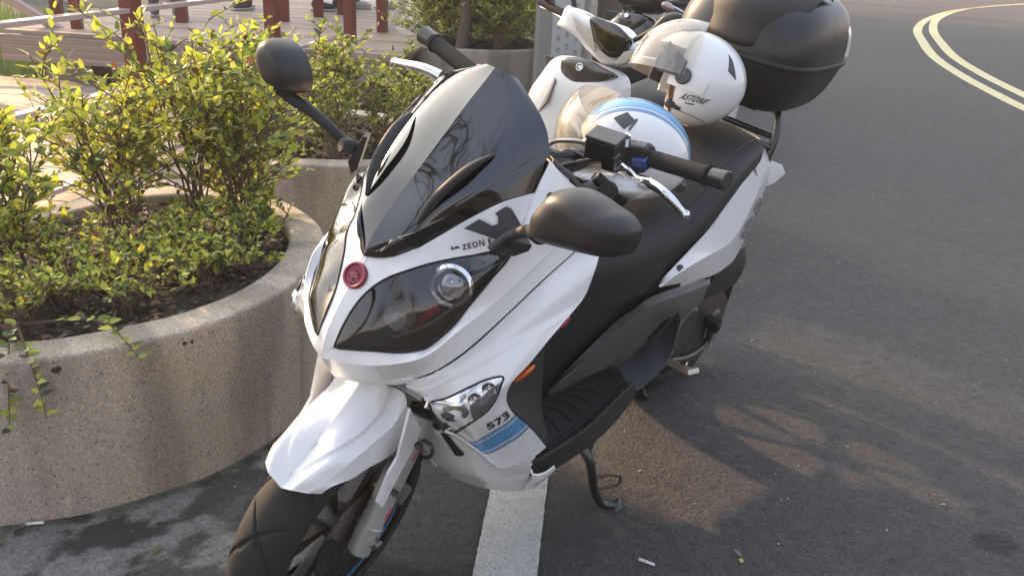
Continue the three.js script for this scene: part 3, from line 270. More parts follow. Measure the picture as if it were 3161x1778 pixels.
// ---------------------------------------------------------------- ground
const PL1 = [[-1.30, -1.76], [-1.20, -1.79], [-1.13, -1.812], [-1.04, -1.845], [-.957, -1.895], [-.875, -1.958], [-.79, -2.03], [-.71, -2.14], [-.658, -2.24], [-.622, -2.35], [-.60, -2.465], [-.595, -2.6], [-.615, -2.77], [-.655, -2.90], [-.735, -3.035], [-.82, -3.14], [-.93, -3.225], [-1.05, -3.28], [-1.2, -3.29], [-1.36, -3.24], [-1.5, -3.12], [-1.62, -2.92], [-1.74, -2.68], [-1.9, -2.45], [-2.12, -2.28], [-2.3, -2.1], [-2.28, -1.86], [-2.05, -1.7], [-1.75, -1.66], [-1.5, -1.7]];
const closed = (pts, n, y = 0) => { const c = new THREE.CatmullRomCurve3(pts.map((p) => V(p[0], y, p[1])), true, 'centripetal'); return c.getSpacedPoints(n).slice(0, n); };
{
  const P1 = closed(PL1, 160);
  const dPl = (x, z) => { let m = 9; for (const p of P1) { const d = (p.x - x) ** 2 + (p.z - z) ** 2; if (d < m) m = d; } return Math.sqrt(m); };
  const axis = (a, b, step, grow, far) => { const r = [a]; while (r[r.length - 1] < b) r.push(r[r.length - 1] + step); let s = step, x = r[r.length - 1]; while (x < far) { s *= grow; x += s; r.push(x); } s = step; x = a; const l = []; while (x > -far) { s *= grow; x -= s; l.unshift(x); } return [...l, ...r]; };
  const xs = axis(-1.5, 1.7, .012, 1.07, 420), zs = axis(-3.2, -1.3, .012, 1.07, 420), P = [], Cc = [], UV = [], I = [];
  for (const z of zs) for (const x of xs) {
    const near = Math.abs(x) < 8 && z > -14;
    const b = fbm(x * .35, z * .35, 2) * .22 + fbm(x * 1.3 + 5, z * 1.3, 4) * .12, str = fbm(x * .5 - z * .4, (x * .62 + z * .79) * 5, 9) * .10;
    let r = .067 * (1 + b + str), g = .0645 * (1 + b + str * .8), bl = .0625 * (1 + b + str * .5);
    if (near && x < .1 && z < -1.2 && z > -3.6) { // cement smears and grime, and a thin darker band along the planter foot
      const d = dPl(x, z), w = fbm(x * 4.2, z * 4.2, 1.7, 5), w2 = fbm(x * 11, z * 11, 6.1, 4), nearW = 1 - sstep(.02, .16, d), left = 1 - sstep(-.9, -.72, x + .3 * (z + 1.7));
      let m = sstep(.02, .09, w * .9 + w2 * .5 - .08 + nearW * .22 + left * .07) * sstep(.62, .3, d) * sstep(.0, -.35, x);
      const rough = sstep(-.05, .12, w2 + w * .4 + .02) * sstep(.4, .2, d) * sstep(-.75, -.6, x) * .55;
      m = Math.max(m, rough) * (.8 + .5 * w2);
      const dk = sstep(-.02, .14, fbm(x * 2.6, z * 2.6, 12.3)) * .4 * (1 - m), footBand = sstep(.03, .012, d + .03 * fbm(x * 18, z * 18, 4.4)) * .7;
      r = (r * (1 - dk)) * (1 - m) + .215 * m; g = (g * (1 - dk)) * (1 - m) + .21 * m; bl = (bl * (1 - dk * 1.05)) * (1 - m) + .20 * m;
      r *= 1 - footBand * .7; g *= 1 - footBand * .62; bl *= 1 - footBand * .75;
    }
    const oil = sstep(.06, .045, Math.hypot((x - 1.26) * .9, (z + 1.93) * 1.2) + .012 * fbm(x * 30, z * 30)); r *= 1 - .55 * oil; g *= 1 - .55 * oil; bl *= 1 - .5 * oil;
    const ye = sstep(.02, .10, fbm(x * 16, z * 9, 3.3) + .02) * sstep(.2, .06, Math.hypot(x - 1.02, (z + 1.55) * 1.4)); r += .11 * ye; g += .09 * ye; bl += .02 * ye;
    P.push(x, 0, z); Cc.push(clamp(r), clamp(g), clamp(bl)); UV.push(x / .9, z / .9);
  }
  const n = xs.length; for (let j = 0; j < zs.length - 1; j++) for (let i = 0; i < n - 1; i++) { const a = j * n + i; I.push(a, a + n, a + 1, a + 1, a + n, a + n + 1); }
  const g = new THREE.BufferGeometry(); g.setAttribute('position', new THREE.Float32BufferAttribute(P, 3)); g.setAttribute('color', new THREE.Float32BufferAttribute(Cc, 3)); g.setAttribute('uv', new THREE.Float32BufferAttribute(UV, 2)); g.setIndex(I); g.computeVertexNormals();
  const a0 = tileNoise(1024, 1, 11), a1 = tileNoise(1024, 3, 12), a2 = tileNoise(1024, 14, 13), rr = rng(9), fleck = new Float32Array(1024 * 1024);
  for (let k = 0; k < 5200; k++) { const x = Math.floor(rr() * 1024), y = Math.floor(rr() * 1024), s = rr() < .9 ? 1 : 2, v = rr() < .55 ? .25 + rr() * .4 : -.3; for (let i = 0; i < s; i++) for (let j = 0; j < s; j++) fleck[((y + j) % 1024) * 1024 + (x + i) % 1024] = v; }
  const map = dataTex(1024, (u, v) => { const k = Math.floor(v * 1024) * 1024 + Math.floor(u * 1024), t = .72 + .055 * a0[k] + .085 * a1[k] + .05 * a2[k] + fleck[k]; return [t * 1.01, t, t * .985]; });
  const bmp = dataTex(1024, (u, v) => { const k = Math.floor(v * 1024) * 1024 + Math.floor(u * 1024); return [.5 + .1 * a0[k] + .16 * a1[k]]; });
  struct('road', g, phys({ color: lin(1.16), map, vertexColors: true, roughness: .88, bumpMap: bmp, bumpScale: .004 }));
  // painted bay line: worn white ribbon on the asphalt
  const w0 = tileNoise(1024, 1, 21), w1 = tileNoise(1024, 4, 22), w2 = tileNoise(1024, 12, 23);
  const lineMap = (c, d) => dataTex(1024, (u, v) => { const k = Math.floor(v * 1024) * 1024 + Math.floor(u * 1024), q = w0[k] * .95 + w1[k] * .45 + w2[k] * .3, hole = sstep(1.35, 2.0, q), t = 1 + .05 * w1[k] + .07 * w2[k]; return c.map((x, i) => x * t * (1 - hole) + d[i] * hole); });
  const ribbon = (pts, w, y, jit, uvs) => { const c = new THREE.CatmullRomCurve3(pts.map((p) => V(p[0], y, p[1])), false, 'centripetal'), N = Math.ceil(c.getLength() / (jit ? .015 : .35)), P = [], U = [], I = []; const q = rng(4);
    for (let i = 0; i <= N; i++) { const p = c.getPointAt(i / N), t = c.getTangentAt(i / N), nx = -t.z, nz = t.x; for (const s of [-1, -.5, 0, .5, 1]) { const k = s * w / 2 + (Math.abs(s) === 1 ? (q() - .5) * jit : 0); P.push(p.x + nx * k, y, p.z + nz * k); U.push(s * w / 2 / uvs, i / N * c.getLength() / uvs); } }
    for (let i = 0; i < N; i++) for (let k = 0; k < 4; k++) { const a = i * 5 + k; I.push(a, a + 1, a + 5, a + 1, a + 6, a + 5); }
    const g = new THREE.BufferGeometry(); g.setAttribute('position', new THREE.Float32BufferAttribute(P, 3)); g.setAttribute('uv', new THREE.Float32BufferAttribute(U, 2)); g.setIndex(I); g.computeVertexNormals(); if (g.attributes.normal.getY(0) < 0) { for (let i = 0; i < I.length; i += 3) [I[i], I[i + 1]] = [I[i + 1], I[i]]; g.setIndex(I); g.computeVertexNormals(); } return g; };
  struct('white_line', ribbon([[-.03, -1.0], [.017, -1.712], [.047, -2.085], [.10, -2.75]], .149, .004, .002, .5), phys({ map: lineMap([.56, .55, .52], [.09, .088, .085]), roughness: .8, bumpMap: bmp, bumpScale: .003 }));
  const ym = phys({ map: lineMap([.60, .53, .30], [.3, .27, .18]), roughness: .8 });
  const A = [[16.5, -29.6], [14.69, -28.33], [11.17, -24.4], [8.67, -20.44], [7.24, -17.46], [6.39, -15.11], [5.69, -12.95], [5.25, -11.09], [5.02, -9.81], [4.89, -8.96], [4.8, -7.6], [4.85, -6]];
  struct('yellow_line', ribbon(A, .15, .004, 0, 1.1), ym);
  struct('yellow_line_001', ribbon(A.map(([x, z], i) => [x + .33 - .09 * (i < 3), z - (i < 4 ? .30 : .1)]), .15, .004, 0, 1.1), ym);
}
// ---------------------------------------------------------------- planters, deck, fence
const aggr = (() => { // exposed-aggregate pebbles
  const n = 1024, cells = 128, r = rng(31), px = [], N = cells * cells; for (let i = 0; i < N; i++) px.push([r(), r(), r(), r()]);
  const col = new Uint8Array(n * n * 4), bm = new Uint8Array(n * n * 4), cs = n / cells;
  for (let y = 0; y < n; y++) for (let x = 0; x < n; x++) {
    const cx = Math.floor(x / cs), cy = Math.floor(y / cs); let d1 = 9, d2 = 9, id = 0;
    for (let j = -1; j <= 1; j++) for (let i = -1; i <= 1; i++) { const k = ((cy + j + cells) % cells) * cells + (cx + i + cells) % cells, q = px[k], dx = (cx + i + .15 + .7 * q[0]) - x / cs, dy = (cy + j + .15 + .7 * q[1]) - y / cs, d = Math.hypot(dx, dy) / (.8 + .4 * q[2]); if (d < d1) { d2 = d1; d1 = d; id = k; } else if (d < d2) d2 = d; }
    const e = sstep(.04, .26, d2 - d1), q = px[id], t = q[2] < .035 ? .36 : q[3] < .12 ? 1.18 : .72 + .34 * q[3], o = (y * n + x) * 4, w = q[2] > .7 ? .07 : 0, m = .60;
    for (let c = 0; c < 3; c++) col[o + c] = 255 * clamp((t * e + m * (1 - e)) * .78 * [1 + w, 1, 1 - w * 1.2][c]); col[o + 3] = 255; const h = 255 * clamp((1 - d1 * .9) * e * (.5 + .5 * q[0])); bm[o] = bm[o + 1] = bm[o + 2] = h; bm[o + 3] = 255;
  }
  const mk = (a, s) => { const t = new THREE.DataTexture(a, n, n); t.wrapS = t.wrapT = THREE.RepeatWrapping; t.magFilter = THREE.LinearFilter; t.minFilter = THREE.LinearMipmapLinearFilter; t.generateMipmaps = true; t.needsUpdate = true; return t; };
  return { col: mk(col), bm: mk(bm) };
})();
const MA = phys({ map: aggr.col, vertexColors: true, roughness: .85, bumpMap: aggr.bm, bumpScale: .003 });
const soilTex = dataTex(512, (u, v) => { const k = Math.floor(v * 512) * 512 + Math.floor(u * 512), t = .5 + .12 * grainA[k] + .16 * grainB[k] + .12 * grainC[k]; return [t, t * .8, t * .62]; });
const soilM = phys({ map: rep(soilTex, 2.2), color: lin(.19), roughness: 1, bumpMap: rep(grainTex, 4), bumpScale: .02 });
function planter(label, pts, h, rim, soilY, group) {
  const N = 240, o = closed(pts, N), t = thing('planter', label, 'planter', [0, 0, 0], 0, group), P = [], C = [], U = [], I = [];
  const nrm = o.map((p, i) => { const a = o[(i + 1) % N], b = o[(i + N - 1) % N], d = a.clone().sub(b).normalize(); return V(-d.z, 0, d.x); });
  const ctr = o.reduce((s, p) => s.add(p), V(0, 0, 0)).divideScalar(N); let sg = 0; o.forEach((p, i) => sg += nrm[i].dot(p.clone().sub(ctr))); if (sg < 0) nrm.forEach((n) => n.negate());
  // profile: wall up, rounded edge, rim, inner edge down into the soil; wall is slightly tapered
  const prof = [[-.015, -.02], [-.012, .0]]; for (let k = 1; k <= 14; k++) prof.push([-.012 + .012 * k / 14, (h - .012) * k / 14]); prof.push([-.003, h - .004], [-.010, h], [-.03, h + .0015], [-.06, h + .002], [-(rim - .012), h + .001], [-(rim - .004), h - .004], [-rim, h - .012], [-rim, soilY - .03]);
  let s = 0; const M_ = prof.length;
  for (let i = 0; i <= N; i++) { const p = o[i % N], n = nrm[i % N]; if (i) s += o[i % N].distanceTo(o[i - 1]); let v = 0;
    prof.forEach(([d, y], k) => { if (k) v += Math.hypot(d - prof[k - 1][0], y - prof[k - 1][1]); P.push(p.x + n.x * d, y, p.z + n.z * d); U.push(s / .62, v / .62);
      const run = fbm(s * 9, y * .9, 3, 4), big = fbm(s * 2.2, y * 1.5, 8, 3), stain = clamp(sstep(-.05, .28, run + big * .4) * .55 + .15 * fbm(s * 24, y * 3)) ;
      const c = [.72, .635, .53], m = 1.08 - .66 * stain; const och = clamp(.5 * fbm(s * 3, y * 6, 11) + .1); C.push(c[0] * m * (1 + .10 * och), c[1] * m, c[2] * m * (1 - .25 * och)); }); }
  for (let i = 0; i < N; i++) for (let k = 0; k < M_ - 1; k++) { const a = i * M_ + k; I.push(a, a + M_, a + 1, a + 1, a + M_, a + M_ + 1); }
  const g = new THREE.BufferGeometry(); g.setAttribute('position', new THREE.Float32BufferAttribute(P, 3)); g.setAttribute('color', new THREE.Float32BufferAttribute(C, 3)); g.setAttribute('uv', new THREE.Float32BufferAttribute(U, 2)); g.setIndex(I); g.computeVertexNormals();
  part(t, 'wall', g, MA);
  const sh = new THREE.Shape(o.map((p, i) => new THREE.Vector2(p.x - nrm[i].x * rim * .96, -(p.z - nrm[i].z * rim * .96)))); const sg2 = new THREE.ShapeGeometry(sh).rotateX(-Math.PI / 2).translate(0, soilY, 0);
  const bb = new THREE.Box3().setFromBufferAttribute(sg2.attributes.position), inside = (x, z) => { let c = false; for (let i = 0, j = N - 1; i < N; j = i++) { const a = o[i], b = o[j]; if ((a.z > z) !== (b.z > z) && x < (b.x - a.x) * (z - a.z) / (b.z - a.z) + a.x) c = !c; } return c; };
  const rr = rng(77), lumps = []; for (let k = 0; k < 900; k++) { const x = bb.min.x + rr() * (bb.max.x - bb.min.x), z = bb.min.z + rr() * (bb.max.z - bb.min.z); if (!inside(x, z)) continue; const q = .004 + rr() * .012; lumps.push(xf(new THREE.IcosahedronGeometry(q, 0), [x, soilY + q * .2, z], [rr() * 6, rr() * 6, 0], [1, .6, 1])); }
  part(t, 'soil', merge([sg2, ...lumps]), soilM).userData.kind = 'stuff';
  return t;
}
planter('kidney-shaped pebble-dash concrete planter with streaky wall beside the front wheel', PL1, .44, .11, .405);
planter('pebble-dash planter with feathery shrub behind the white scooter windshield', [[-1.10, -3.62], [-.9, -3.69], [-.7, -3.71], [-.5, -3.80], [-.36, -4.0], [-.33, -4.3], [-.45, -4.62], [-.7, -4.85], [-1.0, -4.95], [-1.3, -4.9], [-1.5, -4.65], [-1.5, -4.3], [-1.42, -3.95], [-1.28, -3.72]], .44, .11, .405);
{ const r = []; for (let k = 0; k < 24; k++) { const a = k / 24 * 2 * Math.PI; r.push([-.42 + .68 * Math.cos(a), -8.28 + .66 * Math.sin(a)]); } planter('round concrete planter with dense hedge and two thin tree trunks', r, .45, .09, .42); }
// wooden decks: every board its own piece
const woodTex = (() => { const g = tileNoise(512, 2, 41), h = tileNoise(512, 9, 42); return dataTex(512, (u, v) => { const x = Math.floor(u * 512), y = Math.floor(v * 512), k = y * 512 + Math.floor(x / 14), k2 = y * 512 + Math.floor(x / 30), t = .62 + .075 * g[k] + .05 * h[k2] + .03 * grainA[y * 512 + x]; return [t * 1.02, t * .97, t * .93]; }); })();
const woodM = [[.54, .43, .365], [.47, .37, .31], [.60, .48, .41]].map((c) => phys({ map: woodTex, color: lin(...c), roughness: .5, bumpMap: rep(grainTex, 3), bumpScale: .001 }));
function boards(t, L, n, w, ox, rightEnd) { // boards run along local x, stacked along local -z
  const r = rng(51);
  for (let k = 0; k < n; k++) {
    const l = L, g = new THREE.BoxGeometry(l, .03, w - .009); const uv = g.attributes.uv, p = g.attributes.position, off = r() * 7; for (let i = 0; i < uv.count; i++) uv.setXY(i, p.getX(i) * .6 + off, p.getZ(i) * 3 + off * 3.1);
    const m = part(t, k ? 'board_' + String(k).padStart(3, '0') : 'board', g, woodM[Math.floor(r() * 3)]); m.position.set(ox + l / 2 + (r() - .5) * .01, -.015 + (r() - .5) * .003, -k * w); m.rotation.x = (r() - .5) * .008;
  }
}
const deckLow = thing('wooden_deck', 'low weathered board deck behind the kidney planter', 'deck', [-5.6, .055, -2.75], -7 * R); boards(deckLow, 3.7, 36, .14, 0);
part(deckLow, 'joist', box(3.7, .03, 5.0, [1.85, -.047, -2.45]), woodM[1]);
const deckHigh = thing('wooden_deck', 'raised board deck with dark red posts standing on it', 'deck', [-4.2, .45, -7.55], -7 * R); boards(deckHigh, 3.3, 62, .14, 0);
part(deckHigh, 'fascia', box(3.3, .20, .05, [1.65, -.135, .09]), woodM[1]); part(deckHigh, 'joist', box(3.2, .05, 8.4, [1.65, -.06, -4.3]), woodM[1]);
for (const x of [.45, 1.6, 2.8]) part(deckHigh, 'support', box(.3, .25, .3, [x, -.32, -.3], [0, 0, 0], .01), phys({ color: lin(.34, .30, .25), roughness: .9 }));
// red fence
const redM = phys({ color: lin(.155, .026, .018), roughness: .42, bumpMap: rep(grainTex, 5), bumpScale: .0006 }), railM = phys({ color: lin(.46, .37, .33), roughness: .22, clearcoat: 1, clearcoatRoughness: .12, bumpMap: rep(grainTex, 5), bumpScale: .0006 });
function fence(label, posts, rails, y0, top, diag = []) {
  const t = thing('post_and_rail_fence', label, 'fence', [posts[0][0], 0, posts[0][1]]), o = posts[0], P = posts.map(([x, z]) => V(x - o[0], 0, z - o[1]));
  const d = P[P.length - 1].clone().sub(P[0]).normalize(), yaw = Math.atan2(-d.z, d.x);
  for (const p of P) part(t, 'post', box(.085, top - y0, .085, [p.x, (top + y0) / 2, p.z], [0, yaw, 0], .006), redM);
  for (let i = 0; i < P.length - 1; i++) for (const y of rails) { const a = P[i].clone().addScaledVector(d, .05), b = P[i + 1].clone().addScaledVector(d, -.05), c = a.clone().add(b).multiplyScalar(.5); part(t, 'rail', box(a.distanceTo(b), .026, .065, [c.x, y, c.z], [0, yaw, 0], .004), railM); }
  for (const [i, f0, y1, f1, y2] of diag) { const a = P[i].clone().lerp(P[i + 1], f0).setY(y1), b = P[i].clone().lerp(P[i + 1], f1).setY(y2), q = b.clone().sub(a), L = q.length(); const g = new THREE.BoxGeometry(L, .08, .035).applyQuaternion(new THREE.Quaternion().setFromUnitVectors(V(1, 0, 0), q.normalize())); const c = a.add(b).multiplyScalar(.5); part(t, 'brace', g.translate(c.x, c.y, c.z), railM); }
  return t;
}
fence('long dark red fence with flat rails running away behind the shrubs', [[-2.44, -3.3], [-2.088, -4.961], [-1.757, -6.505], [-1.467, -7.853]], [.9, .5, .11], .04, 1.35, []);
fence('dark red fence section with diagonal braces on the raised deck', [[-1.467 + .16, -8.595], [-1.02, -9.9]], [.98], .4, 1.4, [[0, .1, .42, .8, .98]]);
fence('dark red fence closing the far corner by the grass', [[-3.72, -7.75], [-4.95, -7.55], [-6.4, -7.3]], [.86, .38], .0, 1.35, [[0, .1, .42, .75, .95]]);
for (const [x, z, l] of [[-2.34, -9.1, 'thick dark red deck post nearest the long fence'], [-2.13, -9.68, 'dark red deck post beside a walking shoe'], [-1.96, -10.06, 'slim dark red deck post with brace behind it'], [-1.62, -10.54, 'farthest dark red deck post'], [-3.15, -8.6, 'dark red post at the back of the deck corner'], [-4.55, -9.1, 'dark red post standing in the grass']]) {
  const g = box(.10, 2.3, .10, [0, 1.15, 0], [0, .12, 0], .006), t = single('deck_post', g, redM, l, 'post', 'dark red posts on the raised deck'); t.position.set(x, x < -4 ? 0 : .45, z);
}
// ---------------------------------------------------------------- plants
const barkM = phys({ color: lin(.24, .17, .12), roughness: .9, bumpMap: rep(grainTex, 10), bumpScale: .002 });
const trunkM = phys({ color: lin(.20, .16, .125), roughness: .95, bumpMap: rep(grainTex, 6), bumpScale: .006 });
const leafM = phys({ vertexColors: true, roughness: .92, transmission: .55, thickness: 0, ior: 1.4, clearcoat: .35, clearcoatRoughness: .3 });
class Leaves { // many small folded leaves in one mesh
  constructor() { this.P = []; this.C = []; this.I = []; }
  add(p, dir, up, L, w, c, curl = .12) {
    const x = dir.clone().cross(up); if (x.lengthSq() < 1e-6) x.set(1, 0, 0); x.normalize(); const n = x.clone().cross(dir).normalize(), o = this.P.length / 3;
    const q = (a, b, h) => { this.P.push(p.x + dir.x * a * L + x.x * b * w + n.x * h * L, p.y + dir.y * a * L + x.y * b * w + n.y * h * L, p.z + dir.z * a * L + x.z * b * w + n.z * h * L); this.C.push(...c); };
    q(0, 0, 0); q(.32, -.5, .05); q(.32, 0, -.02); q(.32, .5, .05); q(.7, -.38, .02 - curl * .4); q(.7, 0, -.05 - curl * .4); q(.7, .38, .02 - curl * .4); q(1, 0, -curl);
    this.I.push(...[0, 2, 1, 0, 3, 2, 1, 2, 5, 1, 5, 4, 2, 3, 6, 2, 6, 5, 4, 5, 7, 5, 6, 7].map((k) => k + o));
  }
  blade(pts, w, c) { const o = this.P.length / 3, n = pts.length; pts.forEach((p, i) => { const k = w * (1 - i / (n - 1)) * (i === 0 ? .7 : 1); this.P.push(p.x - k, p.y, p.z, p.x + k, p.y, p.z + k * .4); this.C.push(...c, ...c); }); for (let i = 0; i < n - 1; i++) this.I.push(o + 2 * i, o + 2 * i + 1, o + 2 * i + 2, o + 2 * i + 1, o + 2 * i + 3, o + 2 * i + 2); }
  geo() { const g = new THREE.BufferGeometry(); g.setAttribute('position', new THREE.Float32BufferAttribute(this.P, 3)); g.setAttribute('color', new THREE.Float32BufferAttribute(this.C, 3)); g.setIndex(this.I); g.computeVertexNormals(); return g; }
}
function limb(out, pts, r0, r1, rad = 5) { // light tapered tube, no caps
  const c = new THREE.CatmullRomCurve3(pts, false, 'centripetal'), seg = Math.max(2, (pts.length - 1) * 2), g = new THREE.TubeGeometry(c, seg, 1, rad, false), p = g.attributes.position;
  for (let i = 0; i <= seg; i++) { const o = c.getPointAt(i / seg), q = r0 + (r1 - r0) * i / seg; for (let j = 0; j <= rad; j++) { const k = i * (rad + 1) + j; p.setXYZ(k, o.x + (p.getX(k) - o.x) * q, o.y + (p.getY(k) - o.y) * q, o.z + (p.getZ(k) - o.z) * q); } } out.push(g); return c;
}
const GREENS = [[.70, .68, .10], [.56, .60, .08], [.36, .43, .06], [.15, .22, .04], [.06, .09, .035], [.17, .07, .045]];
function tint(r, fresh) { const k = r(), c = GREENS[k < fresh ? (r() < .5 ? 0 : 1) : k < fresh + .25 ? 2 : k < .86 ? 3 : k < .94 ? 4 : 5], m = .8 + .4 * r(); return [c[0] * m * (.95 + .1 * r()), c[1] * m, c[2] * m]; }
function shrub(name, label, group, base, o) {
  const { h = .6, spread = .25, stems = 7, seed = 1, leaf = .03, wide = .5, fresh = .42, thick = .005, branchy = 5, lean = [0, 0], dens = 1, droop = 0, low = .22 } = o, r = rng(seed), t = thing(name, label, 'shrub', base, 0, group), wood = [], L = new Leaves();
  const leafy = (c, from, n, sc) => { for (let i = 0; i < n; i++) { const u = from + (1 - from) * (i + r()) / n, p = c.getPointAt(Math.min(1, u)), tg = c.getTangentAt(Math.min(1, u)), a = r() * 6.283, s = V(Math.cos(a), .25 + r() * .5, Math.sin(a)).addScaledVector(tg, .9).normalize(), up = V((r() - .5) * 1.9, 1, (r() - .5) * 1.9).normalize(); const ln = leaf * sc * (.6 + .7 * r()); L.add(p, s, up, ln, ln * wide * 2 * .5, tint(r, fresh + (u > .75 ? .3 : -.1)), .08 + .3 * r()); } };
  for (let k = 0; k < stems; k++) {
    const a = r() * 6.283, R0 = spread * (.25 + .75 * r()), hh = h * (.65 + .4 * r()), p0 = V((r() - .5) * .06, -.02, (r() - .5) * .06), P = [p0]; let q = p0.clone();
    const tx = Math.cos(a) * R0 + lean[0], tz = Math.sin(a) * R0 + lean[1];
    for (let s = 1; s <= 5; s++) { const f = s / 5; q = V(p0.x + tx * Math.pow(f, 1.2) + (r() - .5) * .035, hh * f - droop * f * f * R0 + (r() - .5) * .02, p0.z + tz * Math.pow(f, 1.2) + (r() - .5) * .035); P.push(q); }
    const c = limb(wood, P, thick * (.7 + .6 * r()), .0016, 6); leafy(c, .55, Math.round(16 * dens), 1);
    for (let b = 0; b < branchy; b++) {
      const u = low + (.92 - low) * (b + r()) / branchy, o0 = c.getPointAt(u), an = r() * 6.283, ln = (.12 + .20 * r()) * (h / .6) * (1.15 - u * .5), e = V(Math.cos(an) * ln, ln * (.25 + .75 * r()) - droop * ln, Math.sin(an) * ln), mid = o0.clone().addScaledVector(e, .5).add(V((r() - .5) * .03, .015, (r() - .5) * .03));
      const cb = limb(wood, [o0, mid, o0.clone().add(e)], .0028, .0011, 4); leafy(cb, .18, Math.round(15 * dens), .9);
      for (let w = 0; w < 2; w++) { const u2 = .35 + .55 * r(), o2 = cb.getPointAt(u2), a2 = r() * 6.283, l2 = ln * (.3 + .35 * r()), e2 = V(Math.cos(a2) * l2, l2 * (.2 + .8 * r()), Math.sin(a2) * l2), ct = limb(wood, [o2, o2.clone().addScaledVector(e2, .5).add(V(0, .008, 0)), o2.clone().add(e2)], .0016, .0008, 4); leafy(ct, .1, Math.round(9 * dens), .8); }
    }
  }
  part(t, 'stems', merge(wood), barkM); part(t, 'foliage', L.geo(), leafM).userData.kind = 'stuff'; return t;
}
{ // shrubs of the near planter
  const G = 'shrubs in the kidney planter';
  const S = [
    [[-1.42, .40, -2.42], { h: .46, spread: .27, stems: 7, seed: 3, thick: .012 }, 'shrub with thick forked trunk at the wide end of the kidney planter'],
    [[-1.27, .40, -2.72], { h: .56, spread: .25, stems: 8, seed: 5, thick: .009 }, 'tall bushy shrub in the middle of the kidney planter'],
    [[-1.06, .40, -2.86], { h: .70, spread: .24, stems: 8, seed: 8, thick: .008, lean: [.0, -.05] }, 'tallest shrub in the kidney planter, in front of the fence'],
    [[-.90, .40, -2.86], { h: .62, spread: .2, stems: 8, seed: 11, thick: .007 }, 'upright shrub at the narrow end of the kidney planter'],
    [[-1.52, .40, -2.20], { h: .30, spread: .22, stems: 5, seed: 14, thick: .009, fresh: .36 }, 'sparse shrub at the far left of the kidney planter'],
    [[-1.33, .40, -2.98], { h: .42, spread: .2, stems: 5, seed: 17 }, 'shrub leaning against the back rim of the kidney planter'],
    [[-.92, .40, -3.05], { h: .46, spread: .24, stems: 6, seed: 20, fresh: .4 }, 'low spreading shrub hanging over the back rim towards the scooter'],
  ];
  for (const [b, o, l] of S) shrub('shrub', l, G, b, { leaf: .036, wide: .55, dens: .74, ...o, thick: (o.thick ?? .006) * .6, stems: o.stems + 2 });
  shrub('low_shrub', 'low creeping shrub at the soil of the kidney planter', G, [-.95, .405, -2.45], { h: .12, spread: .30, stems: 12, seed: 31, leaf: .02, thick: .003, branchy: 3, fresh: .4 });
  shrub('low_shrub', 'small creeping shrub near the outer rim of the kidney planter', G, [-1.16, .405, -2.20], { h: .13, spread: .24, stems: 8, seed: 33, leaf: .022, thick: .003, branchy: 3, fresh: .4 });
  shrub('low_shrub', 'creeping shrub under the upright stems at the planter tip', G, [-.84, .405, -2.72], { h: .16, spread: .2, stems: 12, seed: 35, leaf: .02, thick: .003, branchy: 3, fresh: .35 });
  for (const [x, z, q, l] of [[-1.28, -2.42, 41, 'creeping shrub around the thick forked trunk'], [-1.05, -2.62, 43, 'creeping shrub at the middle of the kidney planter'], [-1.35, -2.08, 45, 'creeping shrub at the wide outer rim of the kidney planter'], [-.78, -2.5, 47, 'creeping shrub close to the rounded tip rim'], [-1.1, -2.35, 49, 'scant creeping shrub on the bare soil'], [-1.02, -2.2, 53, 'creeping shrub along the outer rim above the streaked wall'], [-.86, -2.36, 55, 'creeping shrub by the outer rim near the front cowl'], [-1.22, -2.02, 57, 'creeping shrub above the trailing sprig'], [-.95, -2.95, 51, 'creeping shrub under the back rim shrubs']]) shrub('low_shrub', l, G, [x, .405, z], { h: .17, spread: .22, stems: 10, seed: q, leaf: .024, thick: .0025, branchy: 2, fresh: .42, dens: .6 });
  { const q = new Leaves(), r = rng(66), O = closed(PL1, 120), ins = (x, z) => { let c = false; for (let i = 0, j = 119; i < 120; j = i++) { const a = O[i], b = O[j]; if ((a.z > z) !== (b.z > z) && x < (b.x - a.x) * (z - a.z) / (b.z - a.z) + a.x) c = !c; } return c && O.every((p) => Math.hypot(p.x - x, p.z - z) > .12); };
    for (let k = 0; k < 1500; k++) { const x = -1.75 + 1.15 * r(), z = -3.2 + 1.45 * r(); if (!ins(x, z)) continue; const a = r() * 6.28, c = [[.20, .11, .06], [.28, .18, .09], [.13, .07, .045], [.30, .25, .12], [.16, .05, .03]][Math.floor(r() * 5)], L = .014 + .022 * r(); q.add(V(x, .410 + .012 * r(), z), V(Math.cos(a), (r() - .5) * .5, Math.sin(a)).normalize(), V((r() - .5), 1, (r() - .5)).normalize(), L, L * .5, c.map((v) => v * (.7 + .6 * r())), .3 * r()); }
    const m = part(scene, 'leaf_litter', q.geo(), leafM); m.userData = { kind: 'stuff', label: 'brown dry leaf litter on the planter soil', category: 'litter' }; }
  // trailing sprig over the wall
  const t = thing('trailing_sprig', 'leafy sprig hanging over the outside of the kidney planter wall', 'sprig', [-1.14, .41, -1.93]), wood = [], L = new Leaves(), r = rng(61);
  for (const P of [[[-.06, .0, -.12], [-.03, .06, -.02], [.0, .04, .08], [.01, -.06, .125], [.0, -.15, .13]], [[-.03, .05, -.02], [.05, .03, .09], [.085, -.05, .125], [.095, -.10, .135]], [[-.04, .04, -.06], [.16, .07, -.04], [.24, .03, .0], [.28, .0, .03]]]) { const c = limb(wood, P.map((p) => V(p)), .004, .0012, 5); for (let i = 0; i < 26; i++) { const u = .3 + .7 * i / 26, p = c.getPointAt(u), a = r() * 6.28, s = V(Math.cos(a), .2 + r() * .4, Math.sin(a)).normalize(), ln = .018 + .018 * r(); L.add(p, s, V((r() - .5), 1, .6 + (r() - .5)).normalize(), ln, ln * .5, tint(r, .5), .2); } }
  part(t, 'stems', merge(wood), barkM); part(t, 'foliage', L.geo(), leafM).userData.kind = 'stuff';
}
